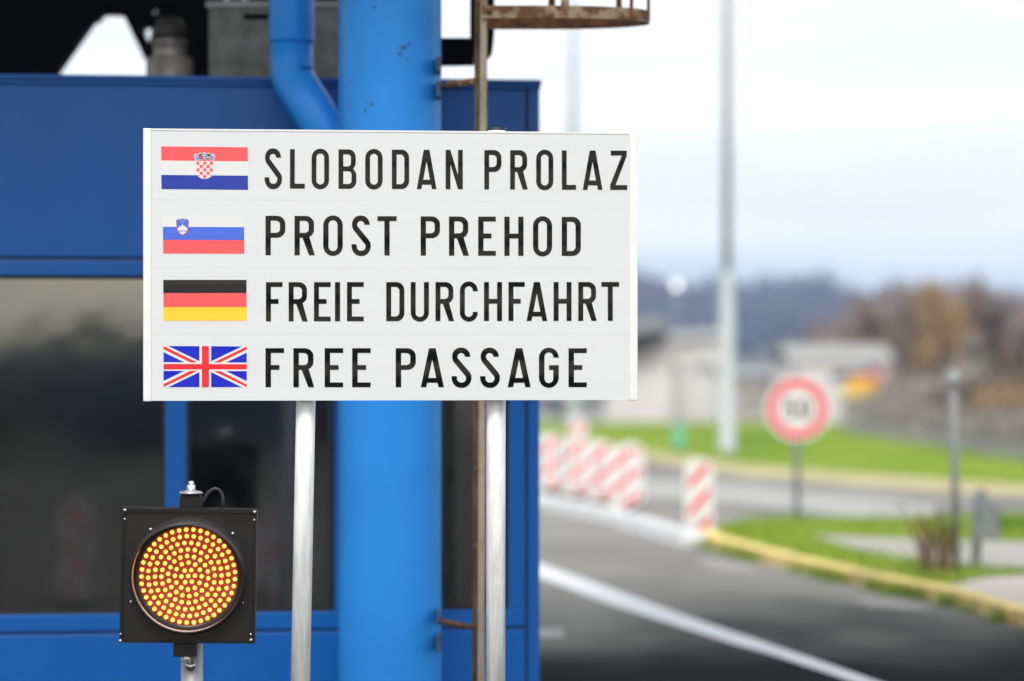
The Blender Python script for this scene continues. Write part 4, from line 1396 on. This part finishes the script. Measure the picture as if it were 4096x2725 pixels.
# hoops
def hoop(zc, name='hoop'):
    m_ = MB()
    pts = []
    y0, y1 = -0.012, 0.30
    xe = P(2596, 0, 8.93).x - lv.x
    xs0 = P(1926, 0, 8.75).x - lv.x
    cxh = xe - 0.36
    pts.append((xs0, y0))
    for k in range(6): pts.append((xs0 + (cxh - xs0) * (k + 1) / 6, y0))
    n = 30
    for k in range(1, n):
        a = -90 + 180 * k / n
        pts.append((cxh + 0.36 * math.cos(R(a)), (y0 + y1) / 2 + (y1 - y0) / 2 * math.sin(R(a))))
    for k in range(7): pts.append((cxh - (cxh - xs0) * k / 6, y1))
    th = 0.005; hh = 0.0225
    ring = []
    for i, p in enumerate(pts):
        a = Vector(pts[max(0, i - 1)]); b = Vector(pts[min(len(pts) - 1, i + 1)])
        d = (b - a).normalized(); nn = Vector((d.y, -d.x))
        p = Vector(p)
        po = p + nn * th / 2; pi_ = p - nn * th / 2
        ring.append([(po.x, po.y, zc - hh), (po.x, po.y, zc + hh), (pi_.x, pi_.y, zc + hh), (pi_.x, pi_.y, zc - hh)])
    for rg in ring: m_.v += rg
    for i in range(len(ring) - 1):
        for k in range(4):
            k2 = (k + 1) % 4
            m_.use(M['rust'] if k == 2 else M['rust_paint'])
            m_.face((i * 4 + k, (i + 1) * 4 + k, (i + 1) * 4 + k2, i * 4 + k2))
    for e in (0, len(ring) - 1): m_.face([e * 4 + k for k in range(4)])
    m_.build(name, None, ld)
zh = H + (HY - 47) / F * 8.765
for z_ in (zh, zh + 0.75, zh + 1.5, zh + 2.25): hoop(z_)
MB().lathe([(0.0001, -0.010), (0.011, -0.009), (0.011, 0.0)], (P(1958, 50, 8.75).x - lv.x, -0.015, zh), 'y', 16).build('bolt', M['rust'], ld)
for (px, yy, wd_, mt) in ((2260, -0.006, .030, 'rust_paint'), (2526, 0.03, .014, 'rust'), (2207, 0.292, .026, 'rust'), (2476, 0.27, .022, 'rust'), (2594, 0.12, .012, 'rust')):
    x_ = P(px, 0, 8.78 + yy).x - lv.x
    MB().box(x_ - wd_ / 2, x_ + wd_ / 2, yy + 0.001, yy + 0.007, zh - 0.015, 5.3).build('cage_strap', M[mt], ld)
tag(ld, 'rusty caged ladder fixed to the right of the blue column', 'ladder')

# ------------------------------------------------------------------ speed limit sign
g = G(3190, 2070)
sg = empty('speed_limit_sign', g)
MB().tube([(0, 0.03, 0), (0, 0.03, 1.45)], 0.028, 16).build('post', M['pole_dark'], sg)
zc = H + (HY - 1635) / F * g.y
def disc(r_, n=64): return [(r_ * math.cos(2 * math.pi * k / n), r_ * math.sin(2 * math.pi * k / n) + zc) for k in range(n)]
f_ = MB().poly([disc(0.31)], -0.012, 0.012).build('face', M['white'], sg)
MB().poly([disc(0.285), disc(0.198)], -0.0150, 0.002).build('red_ring', M['pink_red'], f_)
m_ = MB()
hh_, ww_ = 0.19, 0.105
for ch_, x0 in (('5', -0.122), ('0', 0.017)):
    cs = glyph(ch_, ww_, hh_, 0.030, 0.030)
    m_.poly([[(x0 + p[0], zc + hh_ / 2 - p[1]) for p in c] for c in cs], -0.0155)
m_.build('number', M['ink'], f_)
tag(sg, 'round white sign with red ring and number 50 on a thin post', 'speed limit sign')

# ------------------------------------------------------------------ grey marker post, post with box, shrub
a = G(3825, 2284, ZI)
mp_ = empty('marker_post', a)
d = a.y
topx = P(3813, 1490, d)
MB().tube([(0, 0, 0), (topx.x - a.x, 0, topx.z - ZI)], 0.026, 16).build('shaft', M['pole_dark'], mp_)
MB().tube([(topx.x - a.x, 0, topx.z - ZI - 0.11), (topx.x - a.x, 0, topx.z - ZI + 0.01)], 0.033, 16).build('cap', M['mast'], mp_)
tag(mp_, 'slim grey post with a pale cap standing beside the red twigged shrub', 'post')
a = G(3908, 2276, ZI); d = a.y
bx = empty('utility_post', a)
def ub(px, py): q = P(px, py, d); return (q.x - a.x, q.z - ZI)
MB().poly([[ub(3888, 2276), ub(3922, 2276), ub(3926, 2150), ub(3950, 1985), ub(3940, 1955), ub(3912, 1958), ub(3900, 2000), ub(3895, 2150)]], 0.0, 0.06).build('shaft', M['pole_dark'], bx)
MB().poly([[ub(3894, 2150), ub(3985, 2158), ub(3984, 2035), ub(3945, 2000), ub(3915, 2040)]], -0.10, 0.095).build('box', M['pole_dark'], bx, bevel=0.01)
tag(bx, 'stubby grey post carrying a grey box near the right edge', 'post')
def shrub(name, at, h_, spread, n, mt, leafy, label, base_r=0.05):
    r_ = empty(name, at)
    m_ = MB()
    for i in range(n):
        an = random.uniform(0, 2 * math.pi); sp_ = random.uniform(0.05, 1) * spread
        bx0, by0 = random.uniform(-base_r, base_r), random.uniform(-base_r, base_r)
        hh = h_ * random.uniform(.55, 1.0)
        tip = (bx0 + sp_ * math.cos(an), by0 + sp_ * math.sin(an), hh)
        mid = (bx0 + .4 * sp_ * math.cos(an), by0 + .4 * sp_ * math.sin(an), hh * .55)
        m_.tube([(bx0, by0, 0), mid, tip], [0.007, 0.005, 0.002], 5, caps=False)
    m_.build('stems', M[mt], r_)
    if leafy:
        m_ = MB()
        for i in range(leafy):
            an = random.uniform(0, 2 * math.pi); rr_ = spread * math.sqrt(random.random())
            p = Vector((rr_ * math.cos(an), rr_ * math.sin(an), random.uniform(.05, .95) * h_))
            u = Vector((random.uniform(-1, 1), random.uniform(-1, 1), random.uniform(-1, 1))).normalized() * 0.022
            v_ = Vector((random.uniform(-1, 1), random.uniform(-1, 1), random.uniform(-1, 1))).normalized() * 0.012
            m_.add([p - u, p + v_, p + u, p - v_], [(0, 1, 2, 3)])
        m_.build('leaves', M['leaf'], r_)
    tag(r_, label, 'shrub')
    return r_
shrub('twiggy_shrub', G(3738, 2288, ZI), 0.47, 0.27, 34, 'twig_red', 110, 'bare red-brown twiggy shrub on the island grass beside the slim post', 0.10)
shrub('leafy_shrub', G(3772, 2200, ZI), 0.26, 0.09, 25, 'leaf', 260, 'small bright green leafy plant just behind the red twigs')
shrub('leafy_shrub', G(4045, 2118, ZI), 0.12, 0.20, 25, 'leaf', 500, 'low dark green leafy plant at the back of the island by the right edge', 0.12)

# ------------------------------------------------------------------ masts, globe lamp, teal box
g = G(2908, 1802)
m_ = empty('lamp_mast', g)
MB().lathe([(0.16, 0.0), (0.15, 0.05), (0.135, 0.06), (0.12, 2.72), (0.07, 2.80)], n=24).build('sleeve', M['mast_low'], m_)
MB().tube([(0, 0, 2.801), (0, 0, 12)], [0.07, 0.05], 20).build('shaft', M['mast'], m_)
MB().tube([(0, 0, 12.0), (0.2, 0, 12.4), (0.9, 0, 12.5)], 0.04, 12).build('arm', M['mast'], m_)
MB().box(0.9, 1.5, -0.12, 0.12, 12.42, 12.56).build('lamp', M['mast'], m_, bevel=0.03)
tag(m_, 'tall pale grey lamp mast on the lawn, thicker in its lower part', 'lamp mast', 'pale lamp masts')
g = G(2292, 1705)
m_ = empty('lamp_mast', g)
MB().lathe([(0.15, 0.0), (0.14, 0.06), (0.12, 3.0), (0.10, 3.1)], n=24).build('sleeve', M['mast_low'], m_)
MB().tube([(0, 0, 3.101), (0, 0, 10.5)], [0.085, 0.06], 20).build('shaft', M['mast'], m_)
MB().tube([(0, 0, 10.5), (-0.2, 0, 10.9), (-0.9, 0, 11.0)], 0.04, 12).build('arm', M['mast'], m_)
MB().box(-1.5, -0.9, -0.12, 0.12, 10.92, 11.06).build('lamp', M['mast'], m_, bevel=0.03)
tag(m_, 'farther pale lamp mast rising behind the right part of the white sign', 'lamp mast', 'pale lamp masts')
d = 66.0
q = P(2706, 1142, d)
m_ = empty('globe_lamp', (q.x, d, prof(d)))
mt_ = MB(); mt_.smooth = True
MB().lathe([(0.0001, -0.10)] + [(0.10 * math.cos(R(a)), 0.10 * math.sin(R(a))) for a in range(-80, 90, 10)] + [(0.0001, 0.10)], (0, 0, q.z - prof(d)), n=24).build('globe', M['globe'], m_)
MB().tube([(0, 0, 0), (0, 0, q.z - prof(d) - .099)], 0.014, 10).build('pole', M['grey_pole'], m_)
tag(m_, 'round white globe lamp glowing pale against the dark wooded hill', 'globe lamp')
g = G(2716, 1806)
m_ = empty('marker_box', g)
MB().box(-0.085, 0.085, 0, 0.12, 0.05, 0.40).build('body', M['green_box'], m_, bevel=0.015)
MB().box(-0.1, 0.1, -0.012, 0.13, 0.401, 0.43).build('lid', M['green_box'], m_, bevel=0.01)
MB().box(-0.05, 0.05, 0.02, 0.10, 0, 0.049).build('foot', M['blk_plastic'], m_)
tag(m_, 'small teal green box standing on the lawn left of the tall mast', 'marker box')

# ------------------------------------------------------------------ fence at the far right
f0, f1 = G(3380, 1722), G(4400, 1885)
dv = f1 - f0
fn = empty('picket_fence', f0, math.atan2(dv.y, dv.x))
L = dv.length
MB().box(0, L, -0.08, 0.08, -0.05, 0.17).build('base_wall', M['concrete'], fn)
k = 0; x = 0.1
while x < L and k < 95:
    hgt = 0.62 + 0.05 * math.sin(x * 1.3)
    wd_ = 0.035 if k % 9 else 0.08
    MB().box(x - wd_ / 2, x + wd_ / 2, -0.02, 0.02, 0.171, hgt + (0.08 if k % 9 == 0 else 0)).build('fence_post' if k % 9 == 0 else 'picket', M['picket'], fn)
    x += 0.3; k += 1
for z_ in (0.28, 0.52):
    MB().box(0, L, 0.021, 0.045, z_, z_ + 0.04).build('rail', M['picket'], fn)
tag(fn, 'low grey picket fence on a concrete base crossing the right background', 'fence')

# ------------------------------------------------------------------ buildings
def building(name, px0, px1, ytop, d, base, depth, wall, roof, label, roofh=0.6, slope=0.0, wins_=(), ytop2=None, over=0.3):
    a, b = P(px0, ytop, d), P(px1, ytop2 if ytop2 else ytop, d)
    r_ = empty(name, (a.x, d, base))
    W_ = b.x - a.x
    h0, h1 = a.z - base, b.z - base
    hs_ = []
    for (wx0, wx1, wy0, wy1) in wins_:
        q0, q1 = P(wx0, wy1, d), P(wx1, wy0, d)
        hs_.append([(q0.x - a.x, q0.z - base), (q1.x - a.x, q0.z - base), (q1.x - a.x, q1.z - base), (q0.x - a.x, q1.z - base)])
    m_ = MB().poly([[(0, 0), (W_, 0), (W_, h1), (0, h0)]] + hs_, 0.0, 0.25)
    m_.build('wall', M[wall], r_)
    m_ = MB()
    m_.box(0, 0.25, 0.2502, depth, 0, min(h0, h1)); m_.box(W_ - .25, W_, 0.2502, depth, 0, min(h0, h1)); m_.box(0.2502, W_ - .2502, depth - .25, depth, 0, min(h0, h1))
    m_.build('wall', M[wall], r_)
    for h in hs_:
        MB().box(h[0][0] + .01, h[1][0] - .01, 0.15, 0.2, h[0][1] + .01, h[2][1] - .01).build('window', M['winglass'], r_)
    # gable roof running along x
    m_ = MB()
    vs = [(-over, -over, h0), (W_ + over, -over, h1), (W_ + over, depth + over, h1), (-over, depth + over, h0), (-over, depth / 2, h0 + roofh), (W_ + over, depth / 2, h1 + roofh)]
    vs = [(x, y, z + .003) for x, y, z in vs]
    m_.add(vs + [(x, y, z + .12) for x, y, z in vs], [(0, 1, 5, 4), (3, 4, 5, 2), (6, 10, 11, 7), (9, 8, 11, 10), (0, 6, 7, 1), (2, 8, 9, 3), (0, 4, 10, 6), (4, 3, 9, 10), (1, 7, 11, 5), (5, 11, 8, 2)])
    m_.build('roof', M[roof], r_)
    tag(r_, label, 'building')
    return r_
zb_ = lambda d: prof(d) - 0.02
# left: pale house, lower annex
b1 = building('pale_house', 2380, 2905, 1398, 130, zb_(130), 9, 'wall_w', 'concrete', 'long pale house with pale roof directly behind the tall mast', 0.4, wins_=((2585, 2625, 1450, 1500), (2680, 2715, 1455, 1500), (2770, 2850, 1460, 1485), (2580, 2612, 1595, 1640), (2450, 2500, 1590, 1650)), ytop2=1350)
# dark gable of a barn showing above it
q0 = P(2300, 1400, 127)
bn = empty('barn', (q0.x, 127, zb_(127)))
def bnp(px, py): q = P(px, py, 127); return (q.x - q0.x, q.z - zb_(127))
MB().poly([[bnp(2300, 1690), bnp(2690, 1690), bnp(2690, 1372), bnp(2640, 1350), bnp(2300, 1440)]], 0.0, 2.4).build('wall', M['wall_w'], bn)
MB().poly([[bnp(2280, 1425), bnp(2690, 1310), bnp(2630, 1262), bnp(2540, 1275), bnp(2280, 1330)]], -0.8, 3.2).build('roof', M['roof_g'], bn)
MB().poly([[bnp(2330, 1455), bnp(2560, 1402), bnp(2678, 1350), bnp(2655, 1318), bnp(2560, 1330), bnp(2330, 1385)]], -0.9, 0.09).build('eaves', M['roof_d'], bn)
tag(bn, 'white barn with grey roof and dark eaves beside the right edge of the large sign', 'building')
building('annex', 2906, 3180, 1512, 120, zb_(120), 5, 'wall_t', 'roof_g', 'low tan building between the tall mast and the speed limit sign', 0.35, wins_=((2960, 3120, 1592, 1605),))
building('garage', 2100, 2420, 1590, 100, zb_(100), 4, 'wall_g', 'roof_g', 'low grey building seen just right of the booth above the lawn', 0.5, wins_=((2200, 2260, 1620, 1660),))
dh = 112.0
b2 = building('white_house', 3165, 3585, 1455, dh, zb_(dh), 8, 'wall_w', 'concrete', 'white flat house with dark awning behind the speed limit sign', 0.75, over=0.1, wins_=((3325, 3470, 1487, 1530),))
ka = P(3385, 1620, 95.0)
kk = empty('kiosk', (ka.x, 95, zb_(95)))
kb = ka.z - zb_(95)
def kp(px, py): q = P(px, py, 95.0); return (q.x - ka.x, q.z - zb_(95))
MB().poly([[kp(3372, 1690), kp(3525, 1690), kp(3525, 1585), kp(3372, 1585)]], 0, 1.6).build('wall', M['wall_w'], kk)
MB().poly([[kp(3378, 1584.5), kp(3514, 1584.5), kp(3500, 1548), kp(3390, 1548)]], -0.35, 2.0).build('awning', M['awn_y'], kk)
MB().poly([[kp(3392, 1547.5), kp(3512, 1547.5), kp(3505, 1505), kp(3400, 1505)]], -0.30, 0.6).build('awning', M['awn_o'], kk)
MB().poly([[kp(3478, 1504), kp(3526, 1545), kp(3520, 1490), kp(3495, 1465)]], -0.28, 0.3).build('sign_panel', M['pink'], kk)
MB().poly([[kp(3455, 1503), kp(3477, 1503), kp(3493, 1464), kp(3478, 1460)]], -0.28, 0.3).build('sign_panel', M['violet'], kk)
tag(kk, 'white kiosk with orange and yellow awning and a magenta sign', 'kiosk')

# ------------------------------------------------------------------ hills and woods
def ridge_mesh(name, d, depth, fn, mt, x0=-1400, x1=5400, step=60, base=-3.3):
    m_ = MB()
    cols = list(range(x0, x1 + 1, step))
    for px in cols:
        z = fn(px)
        for (t, k) in ((-1.0, 0.0), (-.6, .45), (-.25, .85), (0.0, 1.0), (0.5, 1.0)):
            y = d + depth * t
            m_.v.append(((px - 2048) / F * y, y, base + (z - base) * k))
    for i in range(len(cols) - 1):
        for k in range(4):
            a = i * 5 + k
            m_.face((a, a + 5, a + 6, a + 1))
    return m_.build(name, mt)
def lerp_tab(tab, x):
    if x <= tab[0][0]: return tab[0][1]
    for (a, b), (c, e) in zip(tab[:-1], tab[1:]):
        if x <= c: return b + (e - b) * (x - a) / (c - a)
    return tab[-1][1]
tabA = [(-1400, 1180), (0, 1150), (1200, 1190), (2150, 1140), (2400, 1120), (2550, 1122), (2620, 1130), (2700, 1175), (2760, 1165), (2850, 1130), (2960, 1150), (3060, 1155), (3150, 1140), (3250, 1115), (3310, 1130), (3360, 1185), (3420, 1215), (3600, 1210), (4096, 1230), (5400, 1200)]
dA = 1500.0
zA = lambda px: H + (HY - lerp_tab(tabA, px) + 12) / F * dA
tag(ridge_mesh('hill', dA, 600, lambda px: zA(px) - 17, M['hill']), kind='structure')
tabB = [(3000, 1380), (3250, 1300), (3400, 1245), (3480, 1195), (3560, 1165), (3700, 1130), (3900, 1135), (4000, 1165), (4096, 1185), (4250, 1230), (4700, 1270), (5400, 1300)]
dB = 250.0
zB = lambda px: H + (HY - lerp_tab(tabB, px) + 30) / F * dB
tag(ridge_mesh('hillside', dB, 90, lambda px: max(-3.2, zB(px) - 6), M['hill'], 3000, 5400), kind='structure')

def ico():
    bm = bmesh.new()
    bmesh.ops.create_icosphere(bm, subdivisions=1, radius=1.0)
    vs = [v.co.copy() for v in bm.verts]
    fs = [[v.index for v in f.verts] for f in bm.faces]
    bm.free()
    return vs, fs
IV, IF = ico()
def blob(m_, c, rx, rz):
    o_ = len(m_.v)
    off = Vector((random.uniform(0, 50), random.uniform(0, 50), 0))
    for v in IV:
        n_ = 1 + 0.45 * noise.noise(v * 2.3 + off)
        m_.v.append((c[0] + v.x * rx * n_, c[1] + v.y * rx * n_, c[2] + v.z * rz * n_))
    for f in IF: m_.face([o_ + i for i in f])
def wood(name, d, depth, fn, mt, n, size, x0, x1, label, ntw=60):
    m_ = MB()
    for i in range(n):
        t = -random.random() ** 1.6
        y = d + depth * t
        px = random.uniform(x0, x1)
        k = 1.0 + t * 0.6 if t > -.25 else (0.85 + (t + .25) * (.4 / .35) if t > -.6 else 0.45 + (t + .6) * (.45 / .4))
        z = -3.3 + (fn(px) + 3.3) * max(k, 0)
        s_ = size * random.uniform(.55, 1.3)
        c = Vector(((px - 2048) / F * y, y, z + s_ * .6))
        blob(m_, c, s_ * .42, s_ * random.uniform(.55, .8))
        el = random.uniform(.8, 1.25)
        for j in range(ntw):
            dr = Vector((random.gauss(0, 1), random.gauss(0, 1), random.gauss(0, 1))).normalized()
            p = c + Vector((dr.x * .55, dr.y * .55, dr.z * .75 * el)) * s_ * random.uniform(.55, 1.05)
            u = (dr + Vector((0, 0, random.uniform(.4, 1.4)))).normalized() * s_ * random.uniform(.14, .34)
            v_ = Vector((random.gauss(0, 1), random.gauss(0, .4), random.gauss(0, .3))).normalized() * s_ * .05
            m_.add([p - v_, p + v_, p + u], [(0, 1, 2)])
    o_ = m_.build(name, mt)
    tag(o_, label, 'woodland', kind='stuff')
    return o_
wood('hill_wood', dA, 560, lambda px: zA(px) - 18, M['wood_far'], 1700, 13.0, -900, 4700, 'hazy blue and purple wood covering the distant hill')
wood('bare_wood', dB, 80, lambda px: zB(px) - 6.5, M['wood_mid'], 520, 3.6, 3250, 4600, 'brown leafless wood on the nearer slope at the right')

# individual trees
def tree_mesh(h, cw, mt_twig, n_clump, n_twig, seed):
    rnd = random.Random(seed)
    tr_ = MB()
    tr_.tube([(0, 0, 0), (rnd.uniform(-.05, .05), 0, h * .25), (rnd.uniform(-.1, .1), rnd.uniform(-.1, .1), h * .6), (0, 0, h * .92)], [h * .03, h * .024, h * .014, h * .004], 8)
    cl_ = []
    for i in range(n_clump):
        a = rnd.uniform(0, 2 * math.pi); zc_ = h * rnd.uniform(.25, .92)
        rad = cw * math.sin(min(1, max(0.15, (1.05 - zc_ / h) * 1.5)) * math.pi / 2) * rnd.uniform(.3, 1)
        c = Vector((rad * math.cos(a), rad * math.sin(a), zc_))
        cl_.append(c)
        tr_.tube([(0, 0, zc_ * .62), tuple(c * .5 + Vector((0, 0, zc_ * .38))), tuple(c)], [h * .010, h * .006, h * .002], 5)
    cr_ = MB()
    tw = max(cw, 1.25)
    for c in cl_:
        s_ = cw * rnd.uniform(.22, .42)
        for j in range(n_twig):
            p = c + Vector((rnd.gauss(0, 1), rnd.gauss(0, 1), rnd.gauss(0, 1))) * s_ * .5
            u = Vector((rnd.gauss(0, 1), rnd.gauss(0, 1), abs(rnd.gauss(0, 1)) + .4)).normalized() * tw * rnd.uniform(.05, .12)
            v_ = Vector((rnd.gauss(0, 1), rnd.gauss(0, 1), 0)).normalized() * tw * .036
            cr_.add([p - v_, p + v_, p + u], [(0, 1, 2)])
    return tr_, cr_
kinds = {}
def tree(px, d, ytop, cw, mt_twig, label):
    base = prof(d) - 0.05
    h = P(px, ytop, d).z - base
    r_ = empty('bare_tree', (P(px, 0, d).x, d, base), random.uniform(0, 6))
    tr_, cr_ = tree_mesh(h, cw, mt_twig, 34, 90, random.randint(0, 9999))
    tr_.build('trunk', M['bark'], r_)
    cr_.build('crown', M[mt_twig], r_)
    tag(r_, label, 'tree', 'leafless trees at the right')
tree(3760, 104, 1120, 1.75, 'twig_gold', 'tall golden brown leafless tree behind the slim grey post')
tree(3660, 112, 1235, 1.3, 'twig_brown', 'brown leafless tree just left of the golden one')
tree(3990, 98, 1200, 1.3, 'twig_dark', 'darkest leafless tree near the right edge')
tree(3890, 92, 1340, 0.8, 'twig_pale', 'smaller pale grey leafless tree between the golden and the darkest tree')
tree(4100, 90, 1260, 1.2, 'twig_brown', 'brown leafless tree cut by the right edge')
tree(3560, 118, 1300, 1.2, 'twig_brown', 'grey brown leafless tree directly behind the kiosk')
tree(3810, 108, 1190, 1.2, 'twig_gold', 'golden leafless tree behind and right of the slim post')
tree(3480, 135, 1180, 1.9, 'twig_brown', 'broad grey brown leafless tree at the left end of the brown wood')
tree(3620, 128, 1140, 1.7, 'twig_brown', 'broad brown leafless tree left of the golden trees on the skyline')
tree(3905, 122, 1130, 1.6, 'twig_brown', 'tall brown leafless tree right of the golden trees on the skyline')
# low bushes below them
def bush(px, d, ytop, wd_, mt_twig, label):
    base = prof(d) - .03
    h = P(px, ytop, d).z - base
    r_ = empty('bare_bush', (P(px, 0, d).x, d, base))
    tr_, cr_ = tree_mesh(h, wd_, mt_twig, 26, 60, random.randint(0, 9999))
    tr_.build('stems', M['bark'], r_); cr_.build('twigs', M[mt_twig], r_)
    tag(r_, label, 'bush', 'bare bushes behind the fence')
bush(3625, 80, 1500, 1.4, 'twig_dark', 'dark bush behind the fence right of the kiosk')
bush(3720, 76, 1530, 1.8, 'twig_brown', 'brown bush behind the fence below the golden tree')
bush(3980, 66, 1545, 1.55, 'twig_dark', 'dark bush behind the fence right of the slim post')
bush(4075, 62, 1600, 1.6, 'twig_gold', 'straw coloured bush behind the fence at the right edge')
bush(3850, 72, 1510, 1.6, 'twig_pale', 'pale bush behind the fence just right of the slim post')

bush(3660, 70, 1560, 1.5, 'twig_pale', 'pale straw bush behind the fence just left of the slim post')
bush(3572, 100, 1560, 1.3, 'twig_brown', 'low brown bush behind the fence at its left end below the kiosk')
bush(3905, 66, 1580, 1.6, 'twig_brown', 'low brown bush behind the fence between the pale bush and the dark one')
mb = MB()
for mt_ in ('twig_brown', 'twig_dark', 'twig_pale'):
    mb.use(M[mt_])
    for i in range(5200):
        y = random.uniform(37, 130) if i % 2 else random.uniform(37, 58)
        px = random.uniform(3440, 4500)
        if mt_ != 'twig_brown' and noise.noise(Vector((px * .012, y * .1, 2.0 if mt_ == 'twig_dark' else 9.0))) < .02: continue
        if y < f0.y + ((px - 2048) / F * y - f0.x) * (f1.y - f0.y) / (f1.x - f0.x) + .5: continue
        b0 = Vector(((px - 2048) / F * y, y, prof(y)))
        hgt_ = (0.75 + .5 * noise.noise(Vector((px * .01, y * .08, 0)))) * random.uniform(.4, 1.0) * (1 if px > 3560 else .6) * (.35 + y / 170)
        u = Vector((random.gauss(0, .12), random.gauss(0, .12), hgt_))
        mb.add([b0 + Vector((-.045, 0, 0)), b0 + Vector((.045, 0, 0)), b0 + u], [(0, 1, 2)])
tag(mb.build('undergrowth'), 'tangled brown undergrowth on the slope behind the picket fence', 'undergrowth', kind='stuff')
# ------------------------------------------------------------------ haze
hz = MB().box(-1500, 1500, -320, 2560, -4.4, 75.0).build('haze')
hm = bpy.data.materials.new('haze_air')
hm.use_nodes = True
t = hm.node_tree
t.nodes.clear()
o_ = t.nodes.new('ShaderNodeOutputMaterial')
pv_ = t.nodes.new('ShaderNodeVolumePrincipled')
pv_.inputs['Color'].default_value = (0.50, 0.68, 1.0, 1)
pv_.inputs['Density'].default_value = 0.00036
pv_.inputs['Anisotropy'].default_value = 0.0
t.links.new(pv_.outputs['Volume'], o_.inputs['Volume'])
hz.data.materials.append(hm)
tag(hz, 'thin pale haze in the air over the scene', 'haze', kind='stuff')
